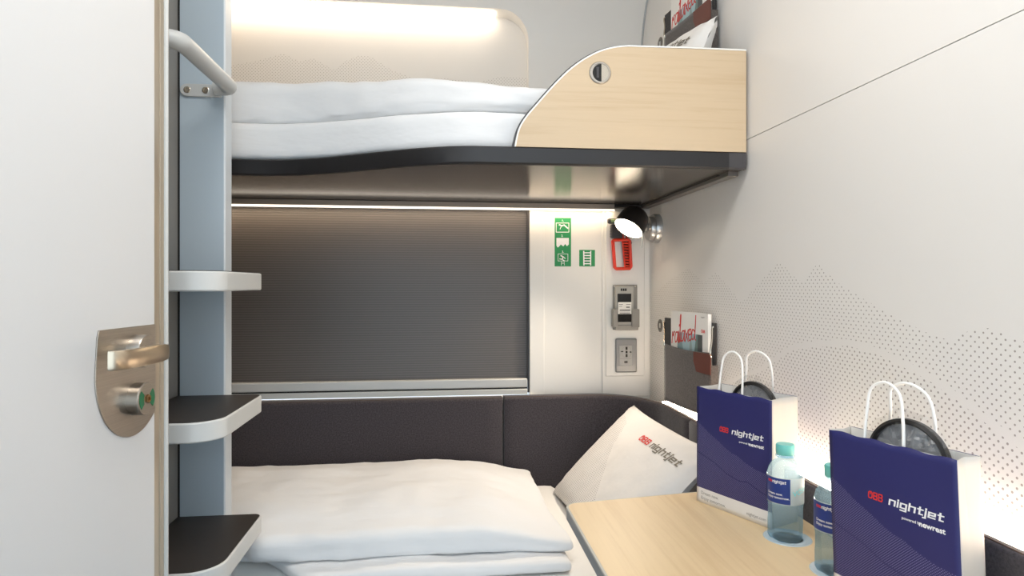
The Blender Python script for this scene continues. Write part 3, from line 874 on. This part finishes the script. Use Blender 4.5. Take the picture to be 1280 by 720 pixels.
# ================================================================ BOTTLES
def make_bottle(loc, rz, label):
    b = thing('water_bottle', label, 'bottle', loc, rz, 'water bottles on the table')
    prof = [(.0, .006), (.012, .005), (.022, .0005), (.027, .0008), (.0298, .006), (.0298, .03), (.0290, .036), (.0290, .058), (.0300, .064), (.0308, .070), (.0308, .112), (.0302, .117), (.0278, .126), (.0225, .135), (.0165, .1405), (.0135, .144), (.0130, .150)]
    def rm(a, h):
        if h > .034: return 1
        return 1 - .13 * (1 - h / .034) * (0.5 + .5 * math.cos(5 * a))
    obj('body', MB().lathe(prof, None, 60, rm), M_BOTTLE, b, local=True, smooth=60)
    obj('neck_ring', MB().lathe([(.0136, .1455), (.0165, .1465), (.0165, .1485), (.0136, .1498)], None, 30), M_BOTTLE, b, local=True)
    cap = MB().lathe([(.0150, .1502), (.0158, .152), (.0158, .1665), (.0146, .1685), (.0001, .1688)], None, 60, lambda a, h: 1 + (.012 * math.cos(30 * a) if .151 < h < .167 else 0))
    obj('cap', cap, M_TEAL, b, local=True, smooth=50)
    R = .0312
    def cyl(x, z, k, r=R): 
        a = x / r - PI / 2
        return Vector((r * math.cos(a), r * math.sin(a), z))
    la = MB(); la.grid(lambda u, v: cyl(-.055 + u * .060, .069 + v * .044, 0), 24, 6)
    lab = obj('label', la, M_LABEL, b, local=True)
    wl_ = MB(); wl_.grid(lambda u, v: cyl(-.055 + u * .150, .0675 + v * .047, 0, .03102), 48, 6)
    obj('clear_label', wl_, M_CLEAR, b, local=True)
    q, w2 = stroke_word('nightjet', .28); s = .0031
    obj('lettering', quads_mb(q, lambda a, z, k: cyl(-.0265 + a * s, .1045 + z * s, 0, R + .00015 + .000004 * k)), M_LOGOWHITE, lab, local=True, weld=False)
    qo, wo = stroke_word('OBB', .26, .14, 0)
    obj('lettering', quads_mb(qo, lambda a, z, k: cyl(-.037 + a * s * .9, .1047 + z * s * .9, 0, R + .00015 + .000004 * k)), M_LOGORED, lab, local=True, weld=False)
    for i, (tx, bold) in enumerate((('Dream now.', 0.0001), ('Enjoy tomorrow.', 0.0001))):
        obj('lettering', text_mb(tx, .0058, lambda a, z, k: cyl(-.037 + a, .0835 - i * .0062 + z, 0, R + .0002), bold), M_LOGOWHITE, lab, local=True)
    vo = text_mb('V\u00d6SLAUER', .0125, lambda a, z, k: cyl(.0095 + a, .083 + z + a * .28, 0, R + .0002), .00015)
    obj('lettering', vo, M_TEALINK, b, local=True)
    return b
make_bottle((BOT[0][0], BOT[0][1], TZ + .0006), math.radians(-24), 'water bottle with teal cap beside the rear paper bag')
make_bottle((BOT[1][0], BOT[1][1], TZ + .0006), math.radians(-24), 'water bottle with teal cap, half hidden behind the front paper bag')

# ================================================================ PAPER BAGS
def make_bag(loc, rz, label, seed, BD=.076, lean=0):
    """local: x along the front (left to right as read), y into the bag (front at y=0), z up"""
    b = thing('paper_bag', label, 'bag', loc, rz, 'paper carrier bags on the table')
    def bul(x, z): return .004 * math.sin(PI * x / BW) * math.sin(PI * min(1, z / BH)) 
    fp = MB(); fp.grid(lambda u, v: Vector((u * BW, -bul(u * BW, v * BH), v * BH + (.0012 * math.sin(u * 23 + seed) if v == 1 else 0))), 24, 24)
    fo = obj('front_panel', fp, M_BAG, b, local=True, solid=.0004)
    bp = MB(); bp.grid(lambda u, v: Vector((u * BW, BD + bul(u * BW, v * BH), v * BH)), 16, 16)
    bo = obj('back_panel', bp, M_BAG, b, local=True, solid=.0004)
    li = MB(); li.grid(lambda u, v: Vector((.0008 + u * (BW - .0016), -bul(u * BW, v * BH) + .0009, v * (BH - .0008) + .0004)), 16, 16)
    obj('lining', li, M_PAPER, fo, local=True)
    li = MB(); li.grid(lambda u, v: Vector((.0008 + u * (BW - .0016), BD + bul(u * BW, v * BH) - .0009, v * (BH - .0008) + .0004)), 16, 16)
    obj('lining', li, M_PAPER, bo, local=True)
    for sx in (0, 1):
        gp_ = MB()
        ing = -.007 if sx else .007
        gp_.grid(lambda u, v: Vector((sx * BW + (1 - abs(2 * u - 1)) * ing * sstep(.35, 1, v), u * BD, v * BH * (1 if sx == 0 else 1))), 12, 16)
        obj('side_panel', gp_, M_BAGSIDE, b, local=True, solid=.0004, smooth=20)
    obj('base', MB().box(.0005, BW - .0005, .0005, BD - .0005, 0, .0008), M_PAPER, b, local=True)
    ch = MB().box(.03, BW - .03, .0013, .0019, BH - .035, BH - .002); obj('handle_patch', ch, M_PAPER, b, local=True)
    ch = MB().box(.03, BW - .03, BD - .0019, BD - .0013, BH - .035, BH - .002); obj('handle_patch', ch, M_PAPER, b, local=True)
    def loop(y0, xa, xb_, h, lean, sk):
        pts = [(xa, y0, BH - .03), (xa, y0, BH), (xa + .003 + sk, y0 + lean * .4, BH + h * .5), (xa + .008 + sk, y0 + lean * .8, BH + h * .86), ((xa + xb_) / 2 + sk, y0 + lean, BH + h), (xb_ - .008 + sk, y0 + lean * .8, BH + h * .84), (xb_ - .002 + sk, y0 + lean * .4, BH + h * .45), (xb_, y0, BH), (xb_, y0, BH - .03)]
        return MB().tube(smooth_path(pts, 6), .0021, 8)
    obj('handle', loop(.0038, .055, .112, .080, .008, .0), M_CORD, b, local=True)
    obj('handle', loop(BD - .0042, .064, .130, .080, -.010, .004), M_CORD, b, local=True)
    # printing on the front
    def on(x, z, k): return Vector((x, -bul(x, z) - .0007 - .000004 * k, z))
    s = .0098
    q, w1 = stroke_word('OBB', .22, .12, .05); q2, w2 = stroke_word('nightjet', .27)
    zl = BH - .080
    k1 = .022 / (w1 * s); obj('lettering', quads_mb(q, lambda a, z, k: on(.063 + a * s * k1, zl + z * s * .74, k)), M_LOGORED, fo, local=True, weld=False)['label'] = 'red logo letters'
    k2 = .071 / (w2 * s); obj('lettering', quads_mb(q2, lambda a, z, k: on(.093 + a * s * k2, zl + z * s * .66, k)), M_LOGOWHITE, fo, local=True, weld=False)['label'] = 'white logo letters'
    obj('lettering', text_mb('powered by', .0052, lambda a, z, k: on(.111 + a, zl - .0135 + z, k), .0001), M_LOGOWHITE, fo, local=True)
    obj('lettering', text_mb('newrest', .0098, lambda a, z, k: on(.1655 + a, zl - .0150 + z, k), .0003, 'RIGHT'), M_LOGOWHITE, fo, local=True)
    obj('lettering', text_mb('Dream now.', .0092, lambda a, z, k: on(.012 + a, .0185 + z, k), .00005), M_INK, fo, local=True)
    obj('lettering', text_mb('Enjoy tomorrow.', .0092, lambda a, z, k: on(.012 + a, .0080 + z, k), .00005), M_INK, fo, local=True)
    obj('lettering', text_mb('nightjet.com', .0088, lambda a, z, k: on(.170 + a, .0105 + z, k), .00005, 'RIGHT'), M_INK, fo, local=True)
    if lean:
        done = set()
        for o_ in b.children_recursive:
            if o_.data.name in done: continue
            done.add(o_.data.name)
            for v_ in o_.data.vertices: v_.co.x -= lean * v_.co.z
    return b
def make_tray(M, label, seed, r=.060):
    """round black-rimmed plastic lid wrapped in film, standing on edge in the bag"""
    t = thing('wrapped_bowl', label, 'bowl', M.translation)
    W = M
    rim = MB().lathe([(r - .006, -.004), (r, -.004), (r + .001, 0), (r, .005), (r - .004, .007), (r - .007, .004)], W, 60, closed=True)
    rim.f += [[k + 5 * 60, (k + 1) % 60 + 5 * 60, (k + 1) % 60, k] for k in range(60)]
    obj('rim', rim, mat('black_glossy_rim', (36, 34, 33), .3), t)
    obj('dish', MB().lathe([(.0001, -.010), (r - .018, -.010), (r - .010, -.002), (r - .0065, .0)], W, 60), mat('grey_dish', (150, 152, 156), .2), t, solid=.001)
    rnd = random.Random(seed)
    fm = MB()
    def film(u, v):
        a = u * 2 * PI; rr = (r + .003) * v + v ** 6 * .009 * max(0, math.cos(a))
        q = Vector((rr * math.cos(a), rr * math.sin(a), .010 - .008 * v * v))
        nv = noise.noise_vector(Vector((q.x * 60, q.y * 60, seed))) + .6 * noise.noise_vector(Vector((q.x * 150, q.y * 150, seed)))
        return W @ (q + nv * .0038)
    fm.grid(film, 60, 12); obj('film', fm, M_FILM, t, smooth=12)
    return t
# rear bag
bl = Vector((.537, 1.270)); br = Vector((.6077, 1.114))
a1 = math.atan2(br.y - bl.y, br.x - bl.x)
make_bag((bl.x, bl.y, TZ + .0005), a1, 'navy paper carrier bag at the far end of the table below the wall pocket', 1)
def bag_pt(o, rz, x, y, z): return Vector((o[0] + math.cos(rz) * x - math.sin(rz) * y, o[1] + math.sin(rz) * x + math.cos(rz) * y, o[2] + z))
def tray_in(o, rz, x, z, label, seed, y=.045, r=.055):
    p = bag_pt(o, rz, x, y, z)
    n = Vector((math.sin(rz), -math.cos(rz), .04))
    return make_tray(axes(p, n), label, seed, r)
tray_in((bl.x, bl.y, TZ), a1, .106, BH - .034, 'film wrapped black rimmed bowl standing in the rear paper bag', 3)
# front bag
fl_ = Vector((.5775, .866)); frr = Vector((.6300, .6915))
a2 = math.atan2(frr.y - fl_.y, frr.x - fl_.x)
b2 = make_bag((fl_.x, fl_.y, TZ + .0005), a2, 'navy paper carrier bag at the near end of the table beside the half hidden bottle', 5, .046, .040)
tray_in((fl_.x, fl_.y, TZ), a2, .094, BH - .024, 'film wrapped black rimmed bowl standing in the front paper bag', 8, .025, .057)

# ================================================================ WALL POCKETS AND MAGAZINES
# local: x along the wall (far -> near as seen left to right), y towards the wall, z up ; front of pocket at y=0
near = Vector((.722, 1.611)); far = Vector((.690, 1.877))
ra = math.atan2(near.y - far.y, near.x - far.x); PL = (near - far).length
def make_pocket(z, label):
    t = thing('wall_pocket', label, 'pocket', (far.x, far.y, z), ra)
    H = .174
    mb = MB()
    def fsurf(u, v):
        return Vector((u * PL, -.006 * math.sin(PI * u) * (1 - .5 * v), v * H - .006 * math.sin(PI * u) * v))
    mb.grid(fsurf, 20, 14)
    obj('front', mb, M_POCKET, t, local=True, solid=.003)
    obj('back', MB().box(-.038, PL - .016, .0195, .025, -.002, .252), M_POCKETBACK, t, local=True)
    obj('gusset', MB().box(0, .002, 0, .020, 0, H * .8), M_POCKET, t, local=True)
    obj('gusset', MB().box(PL - .002, PL, 0, .020, 0, H * .8), M_POCKET, t, local=True)
    obj('bottom', MB().box(0, PL, 0, .020, -.001, .002), M_POCKET, t, local=True)
    obj('leather_tag', MB().prism([(PL - .088, H - .060), (PL + .001, H - .060), (PL + .001, H - .004), (PL - .088, H - .006)], lambda x, zz: (x, -.0045, zz), lambda x, zz: (x, -.0025, zz)), M_LEATHER, t, local=True)
    for xx, xt in ((.002, -.032), (PL - .002, PL - .020)):
        w = MB().tube(smooth_path([(xx, .0, H - .012), (xx, -.003, H + .001), (xx * .6 + xt * .4, .006, H + .030), (xt, .014, H + .062), (xt, .018, H + .068)], 5), .0026, 8)
        obj('wire', w, M_BRASSY, t, local=True)
    obj('spacer', MB().box(PL * .5, PL * .5 + .04, .025, .036, .16, .20), M_CHAR, t, local=True)
    return t
def make_magazine(z, label):
    g = thing('magazine', label, 'magazine', (far.x, far.y, z), ra)
    x0, x1, zb, ztop = .028, .238, .004, .276
    lean = .0
    obj('pages', MB().box(x0 + .0005, x1 - .0005, .0082, .0165, zb + .0005, ztop - .001), mat('page_edges', (238, 236, 232), .6), g, local=True)
    cv = obj('cover', MB().box(x0, x1, .0070, .0080, zb, ztop).box(x0, x1, .0167, .0175, zb, ztop).box(x0 - .0006, x0, .0070, .0175, zb, ztop), M_PAPER, g, local=True)
    def on(x, zz, k): return Vector((x, .0066 - .00002 * k, zz))
    # picture: pale glassy towers
    pz0, pz1 = .03, .216; pxa, pxb = x0 + .040, x1 - .030
    ph = obj('cover_picture', MB().add([on(pxa, pz0, 0), on(pxb, pz0, 0), on(pxb, pz1, 0), on(pxa, pz1, 0)], [(0, 1, 2, 3)]), mat('picture_sky', (158, 186, 192), .4), g, local=True)
    def tri(pts, rgb, k, nm):
        obj('picture_shape', MB().add([on(x0 + a, b, k) for a, b in pts], [list(range(len(pts)))]), mat(nm, rgb, .4), ph, local=True)
    tri([(.040, .03), (.040, .205), (.062, .216), (.095, .08), (.105, .03)], (122, 148, 150), 1, 'tower_a')
    tri([(.095, .08), (.118, .216), (.140, .10), (.150, .03), (.10, .03)], (140, 158, 158), 2, 'tower_b')
    tri([(.140, .08), (.158, .216), (.182, .216), (.182, .03), (.135, .03)], (66, 72, 72), 3, 'tower_c')
    tri([(.125, .11), (.150, .216), (.158, .216), (.150, .03), (.14, .03)], (98, 122, 118), 4, 'tower_d')
    # handwritten title
    mb = MB()
    letters = {
     'r': [[(0, .0), (.1, .75), (.12, .8), (.22, .55), (.35, .85), (.45, .85)]],
     'a': [[(.5, .8), (.2, .75), (.05, .35), (.15, .05), (.38, .25), (.52, .8), (.5, .2), (.62, .05)]],
     'i': [[(.05, .8), (.08, .1), (.2, .05)], [(.12, 1.15), (.16, 1.28)]],
     'l': [[(.0, .1), (.12, 1.0), (.22, 1.9), (.12, 1.8), (.06, .7), (.12, .1), (.25, .1)]],
     'x': [[(.0, .8), (.25, .4), (.5, .0)], [(.5, .85), (.25, .4), (.02, .0)]],
     'e': [[(.05, .4), (.4, .5), (.38, .8), (.15, .75), (.04, .3), (.2, .02), (.48, .15)]],
     'd': [[(.5, .6), (.2, .75), (.05, .35), (.18, .05), (.42, .3), (.55, 1.0), (.62, 1.75)], [(.55, 1.0), (.48, .2), (.6, .05)]],
    }
    x = .006; k = 0
    for ch in 'railaxed':
        w = max(p[0] for s_ in letters[ch] for p in s_)
        for st in letters[ch]:
            pth = smooth_path([Vector((x0 + x + p[0] * .040, .178 + x * .16 + p[1] * .041, 0)) for p in st], 5)
            ribbon(mb, [(p.x, p.y) for p in pth], .0042, lambda a, b, kk: on(a, b, 6)); k += 1
        x += (w + .05) * .040 * (.7 if ch in 'il' else .86)
    obj('lettering', mb, M_LOGORED, g, local=True, weld=False)['label'] = 'red handwritten title'
    obj('lettering', text_mb('\u00d6BB', .011, lambda a, b, kk: on(x1 - .036 + a, .223 + b, 6), .0003), M_LOGORED, g, local=True)
    obj('lettering', text_mb('magazin', .006, lambda a, b, kk: on(x1 - .036 + a, .264 + b, 6), .0001), M_INK, g, local=True)
    return g
ZP = .862
make_pocket(ZP, 'brown grey felt wall pocket with leather tag above the bright light strip')
make_magazine(ZP, 'white magazine with red handwritten title in the wall pocket above the light strip')
make_pocket(ZP + .954, 'brown grey felt wall pocket above the upper bunk pillow')
make_magazine(ZP + .954, 'white magazine with red title in the wall pocket above the upper bunk')

# round wall buttons
def make_button(z, label, y=None):
    p = at_x(825.5, 407, XW)
    t = thing('wall_button', label, 'button', (XW, p.y, z)); Mx = axes((XW, p.y, z), (-1, 0, 0), (0, 0, 1))
    obj('ring', MB().lathe([(.022, 0), (.022, .002), (.019, .0035), (.014, .0035), (.013, .001), (.0001, .001)], Mx, 36), mat('grey_ring', (112, 108, 104), .4, .4), t)
    obj('insert', MB().prism([(-.008, -.006), (.008, -.006), (.008, .006), (-.008, .006)], lambda a, b: Mx @ Vector((a, b, .001)), lambda a, b: Mx @ Vector((a, b, .003))), M_PLASTIC, t, bevel=.001)
    return t
zbn = at_x(825.5, 407, XW).z
make_button(zbn, 'small round grey button on dotted wall beside the lower felt pocket')
make_button(zbn + .965, 'small round grey button on wall beside the upper felt pocket')

# ================================================================ READING LAMP
rl = thing('reading_lamp', 'black swivel reading lamp glowing under the bunk on a round steel wall base', 'lamp', (XW, 2.105, 1.41))
bc = Vector((XW, 2.105, 1.412))
Mb = axes(bc, (-1, 0, 0), (0, 0, 1))
obj('base', MB().lathe([(.050, 0), (.050, .018), (.0485, .021), (.041, .021), (.041, .034), (.039, .037), (.016, .037), (.016, .036)], Mb, 48), M_SILVERMET, rl)
ax = Vector((-.551, -.269, -.79)).normalized()
lc_ = Vector((.618, 2.022, 1.402))
dome = lc_ - ax * .052
obj('arm', MB().tube([bc + Vector((-.034, 0, .004)), bc + Vector((-.052, -.008, .008)), dome + Vector((.030, .012, 0)), dome], .0135, 18), M_SILVERMET, rl)
Ms = axes(lc_, ax)
sh = obj('shade', MB().lathe([(.0485, -.003), (.0510, 0), (.0520, -.003), (.0515, -.02), (.0490, -.045), (.0435, -.062), (.034, -.072), (.018, -.077), (.0001, -.078)], Ms, 48), mat('black_lamp_shade', (34, 30, 29), .35), rl)
obj('lens', MB().lathe([(.0490, -.0025), (.0470, -.0015), (.0001, -.0010)], Ms, 48), M_LAMP, sh)
obj('switch', MB().tube([lc_ - ax * .012 + Vector((.038, -.022, -.02)), lc_ + Vector((.040, -.026, -.045)), lc_ + Vector((.036, -.027, -.064))], .0022, 8), M_SILVER, rl)

# ================================================================ EQUIPMENT ON THE CORNER STRIP
YE = YB - .006
ep_a = at_y(757, 266, YE - .006); ep_b = at_y(806, 470, YE - .006)
eq = MB().box(ep_a.x, ep_b.x, YE - .006, YE, ep_b.z, 1.478)
tag(obj('mounting_plate', eq, M_PANEL, bevel=.003), 'white mounting plate behind hammer, handset and power socket', 'plate')
YP = YE - .006
def PE(px, py, off): return at_y(px, py, YP) + Vector((0, -off, 0))

# emergency hammer
h = thing('emergency_hammer', 'emergency hammer with red loop handle and dark head below the reading lamp', 'hammer', PE(775, 300, .01))
a = PE(758, 277, .018); b = PE(778, 277, .018)
hd = MB().tube([a, a + (b - a) * .12, a + (b - a) * .2, b], .0105, 16, taper=[.75, 1, .9, .9])
q0 = PE(763, 281, 0); q1 = PE(776, 298, 0)
hd.box(q0.x, q1.x, YP - .022, YP, q1.z, q0.z)
for i in range(7): hd.box(q0.x - .004, q0.x + .002, YP - .016, YP - .004, q1.z + .004 + i * .006, q1.z + .0065 + i * .006)
obj('head', hd, M_CHAR, h, bevel=.0015)
obj('glow_tip', MB().tube([a + (b - a) * .15 + Vector((0, -.008, 0)), a + (b - a) * .55 + Vector((0, -.008, 0))], .006, 12), mat('pale_green_tip', (150, 176, 130), .4), h)
loopp = [(764.5, 301.5), (766, 300.5), (783, 299.8), (785.5, 301.5), (787, 333), (785.5, 335.8), (769, 336.2), (767, 334.5)]
lp = [PE(x, y, .016) for x, y in loopp]
mid = []
for i in range(len(lp)): mid += [lp[i], (lp[i] * .5 + lp[(i + 1) % len(lp)] * .5)]
gmb = MB().tube(mid, .0058, 10, closed=True)
gmb.tube([PE(775, 284, .016), PE(776.5, 292, .016), PE(777.5, 300, .016)], .0035, 10)
gmb.tube([PE(780, 284, .016), PE(782, 300, .016)], .0030, 10)
c0 = PE(776.5, 302, .016); c1 = PE(779.5, 335, .016)
gmb.tube([c0, c1], .0030, 8)
for i in range(9):
    y = 304 + i * 3.5
    p0 = PE(776.5 + (y - 302) * .09, y, .016); p1 = PE(785 + (y - 302) * .05, y + .6, .016)
    gmb.tube([p0, p1], .0024, 8)
obj('loop_handle', gmb, M_RED, h)
obj('handle_backing', MB().add([PE(777, 302, .012), PE(785, 302, .012), PE(786.5, 335, .012), PE(780, 335, .012)], [(0, 1, 2, 3)]), mat('dark_red', (120, 28, 20), .6), h, solid=.002)
obj('mount_clip', MB().lathe([(.006, 0), (.006, .018), (.004, .02)], axes(PE(786, 304, 0), (0, -1, 0)), 16), M_CHAR, h)

# handset in its cradle
c = thing('handset', 'grey call handset in its wall cradle above the power socket', 'handset', PE(780, 412, .01))
M_CRADLE = mat('grey_cradle', (150, 147, 141), .4, .25)
k0 = PE(765.5, 356, 0); k1 = PE(796, 412, 0)
obj('back_plate', MB().box(k0.x, k1.x, YP - .008, YP, k1.z, k0.z), M_CRADLE, c, bevel=.003)
u0 = PE(767, 357.5, .02); u1 = PE(790, 409, .02)
hs = obj('body', MB().box(u0.x, u1.x, YP - .024, YP - .007, u1.z, u0.z), mat('grey_handset', (172, 169, 162), .4), c, bevel=.004)
s0 = PE(769.5, 367, .024); s1 = PE(786.5, 402, .024)
obj('screen', MB().box(s0.x, s1.x, YP - .0255, YP - .0235, s1.z, s0.z), M_SCREEN, hs, bevel=.005)
l0 = PE(770, 377.5, .026); l1 = PE(786.5, 392, .026)
lb = obj('paper_label', MB().box(l0.x, l1.x, YP - .0262, YP - .0254, l1.z, l0.z), M_PAPER, hs)
lt = MB()
for py, xa, xb_, hh in ((380, 771, 776, .6), (380, 780, 785.5, .6), (382.5, 771, 775, .5), (383, 780, 784.5, 1.4), (386.5, 772, 785, .8), (388, 772, 785, .6), (390.4, 772, 785, .9)):
    p = PE(xa, py, .0266); q = PE(xb_, py + hh, .0266); lt.box(p.x, q.x, YP - .0266, YP - .0262, q.z, p.z)
obj('label_print', lt, mat('label_ink', (96, 92, 90), .6), lb)
sl = MB()
for i in range(3):
    p = PE(773.5 + i * 2.6, 360.5, .0246); q = PE(775.4 + i * 2.6, 363.6, .0246); sl.box(p.x, q.x, YP - .0246, YP - .0238, q.z, p.z)
obj('speaker_slots', sl, M_SCREEN, hs)
g0 = PE(763.5, 386, .03); g1 = PE(770, 408, .03); g2 = PE(786.5, 386, .03); g3 = PE(796, 408.5, .03)
cl = MB().box(g0.x, g1.x - .002, YP - .034, YP - .005, g1.z, g0.z).box(g2.x, g3.x, YP - .034, YP - .005, g3.z, g2.z)
p = PE(766, 405.5, .03); q = PE(795, 412, .03); cl.box(p.x, q.x, YP - .030, YP - .005, q.z, p.z)
obj('holder_clip', cl, M_CRADLE, c, bevel=.003)
for pxx, pyy in ((767.5, 358), (793.5, 358)):
    obj('screw', MB().lathe([(.003, 0), (.003, .0015), (.0001, .002)], axes(PE(pxx, pyy, .0075), (0, -1, 0)), 12), M_BRASSY, c)

# power socket
so = thing('power_socket', 'grey framed power socket below the handset', 'socket', PE(782, 465, .005))
k0 = PE(768.8, 423, 0); k1 = PE(795.5, 465, 0)
obj('frame', MB().box(k0.x, k1.x, YP - .009, YP, k1.z, k0.z), mat('silver_socket_frame', (138, 140, 141), .35, .3), so, bevel=.005)
k0 = PE(773, 431.5, .01); k1 = PE(788.8, 456.5, .01)
ins = obj('insert', MB().box(k0.x, k1.x, YP - .0115, YP - .008, k1.z, k0.z), mat('silver_insert', (166, 166, 165), .4, .1), so, bevel=.001)
hol = MB()
for x_, y_, w_, hh in ((782, 435, 1.1, 1.8), (782, 439.6, 1.1, 1.4), (782, 444, 1.1, 1.8), (776.5, 439, 1.3, .5), (787, 439.6, 1.0, .6), (781.2, 452, 2.0, 1.2)):
    p = PE(x_ - w_, y_ - hh, .012); q = PE(x_ + w_, y_ + hh, .012); hol.box(p.x, q.x, YP - .0122, YP - .011, q.z, p.z)
obj('socket_hole', hol, M_SCREEN, ins)
obj('socket_outline', MB().tube([Vector((PE(782, 439.6, 0).x + .017 * math.cos(t_), YP - .0118, PE(782, 439.6, 0).z + .021 * math.sin(t_))) for t_ in [2 * PI * k / 28 for k in range(28)]], .0006, 6, closed=True), M_INK, ins)
p = PE(774, 447.6, .012); q = PE(788, 448.2, .012)
obj('socket_seam', MB().box(p.x, q.x, YP - .0119, YP - .0114, q.z, p.z), M_INK, ins)

# stickers
YS = YB
def PS(px, py, off=0): return at_y(px, py, YS) + Vector((0, -off, 0))
def on_s(px, py, k): return PS(px, py, .0009 + .00002 * k)
def sticker(name, x0, y0, x1, y1, label):
    a = PS(x0, y0); b = PS(x1, y1)
    t = thing(name, label, 'sign', ((a.x + b.x) / 2, YS, b.z))
    obj('backing', MB().box(a.x, b.x, YS - .0006, YS - .00005, b.z, a.z), M_GREEN, t)
    return t
st = sticker('safety_sign', 693.3, 272.2, 713.8, 333, 'tall green safety sticker with three white pictograms beside the window')
pg = MB()
def frame(x0, y0, x1, y1, w=.8): ribbon(pg, [(x0, y0), (x1, y0), (x1, y1), (x0, y1), (x0, y0)], w, on_s)
frame(695.2, 278.8, 711, 290.2); frame(697.5, 317.5, 709.8, 326.2, .6)
ribbon(pg, [(699, 281), (702.5, 282.3), (705, 281.2), (709.8, 285.4)], 1.6, on_s, 1); ribbon(pg, [(700, 286.5), (701.5, 283)], .8, on_s, 1)
pg.add([on_s(*p, 1) for p in ((695.5, 297.5), (711, 297.5), (711, 305.5), (708.5, 307.8), (706.5, 305), (704, 308), (701, 305.5), (699, 308), (697, 309.5), (695.5, 307))], [list(range(10))])
ribbon(pg, [(701, 319.5), (704, 321.2), (702.5, 324)], 1.5, on_s, 1); ribbon(pg, [(704, 321), (706.5, 323.2)], 1.1, on_s, 1); ribbon(pg, [(699.5, 323.6), (702.5, 324.2), (705.5, 326)], 1.2, on_s, 1)
ribbon(pg, [(702, 326.5), (701.5, 331.5)], .6, on_s); ribbon(pg, [(705, 326.5), (705.5, 331.5)], .6, on_s); ribbon(pg, [(701.6, 329), (705.4, 329)], .6, on_s)
obj('pictogram', pg, M_LOGOWHITE, st, weld=False)
for n_, (x_, y_) in zip('123', ((702, 277), (701.5, 296), (702.2, 316))):
    sc_ = .0028
    p_ = PS(x_, y_, .0009)
    obj('lettering', text_mb(n_ + '.', .0105, lambda a, b, k: p_ + Vector((a, 0, b)), .0002), M_LOGOWHITE, st)
st = sticker('ladder_sign', 724, 312.3, 743.7, 333, 'square green sticker with a white ladder sign')
pg = MB()
ribbon(pg, [(729.6, 314), (729.8, 331.5)], 1.5, on_s); ribbon(pg, [(738.3, 314), (738.2, 331.5)], 1.5, on_s)
for i in range(5): ribbon(pg, [(729.6, 316 + i * 3.4), (738.3, 316 + i * 3.4)], 1.3, on_s, 1)
obj('pictogram', pg, M_LOGOWHITE, st, weld=False)
obj('pictogram_bars', (lambda m_: [ribbon(m_, [(731, 314.4 + i * 3.4), (737.2, 314.4 + i * 3.4)], .5, on_s, 2) for i in range(1, 5)] and m_)(MB()), M_GREENDARK, st, weld=False)

# ================================================================ LIGHT
cl = thing('ceiling_lamp', 'rectangular ceiling light in the middle of the compartment ceiling', 'lamp', (.08, .55, 2.42))
obj('frame', MB().box(-.35, .51, .30, .80, 2.405, 2.42), M_SILVER, cl, bevel=.003)
obj('diffuser', MB().box(-.33, .49, .32, .78, 2.402, 2.406), M_CEIL_LAMP, cl)
def area(name, loc, rot, sx, sy, energy, rgb):
    l = bpy.data.lights.new(name, 'AREA'); l.shape = 'RECTANGLE'; l.size = sx; l.size_y = sy; l.energy = energy; l.color = rgb
    o = bpy.data.objects.new(name, l); C.objects.link(o); o.location = loc; o.rotation_euler = rot; return o
area('ceiling_light', (.08, .55, 2.398), (0, 0, 0), .8, .44, 11, (1, .98, .95))
spot = bpy.data.lights.new('reading_beam', 'SPOT'); spot.energy = 20; spot.color = (1, .86, .70); spot.spot_size = math.radians(97); spot.spot_blend = .7; spot.shadow_soft_size = .03
so_ = bpy.data.objects.new('reading_beam', spot); C.objects.link(so_); so_.location = lc_ + ax * .006
so_.rotation_euler = ax.to_track_quat('-Z', 'Y').to_euler()

w = bpy.data.worlds.new('World'); bpy.context.scene.world = w; w.use_nodes = True
w.node_tree.nodes['Background'].inputs[0].default_value = (.70, .86, 1, 1)
w.node_tree.nodes['Background'].inputs[1].default_value = 2.4

# ================================================================ CAMERA
cam = bpy.data.cameras.new('camera'); co = bpy.data.objects.new('camera', cam); C.objects.link(co)
co.location = (0, 0, EYE); co.rotation_euler = (PI / 2, 0, -YAW)
cam.sensor_width = 36; cam.lens = F / 1280 * 36; cam.shift_y = -(360 - HY) / 1280; cam.clip_start = .02
sc = bpy.context.scene
sc.camera = co
sc.view_settings.view_transform = 'Standard'; sc.view_settings.look = 'None'; sc.view_settings.gamma = 1; sc.view_settings.exposure = 0.10
sc.view_settings.use_curve_mapping = False
sc.cycles.use_denoising = True
sc.cycles.max_bounces = 12; sc.cycles.diffuse_bounces = 8; sc.cycles.glossy_bounces = 5; sc.cycles.transmission_bounces = 10; sc.cycles.transparent_max_bounces = 16
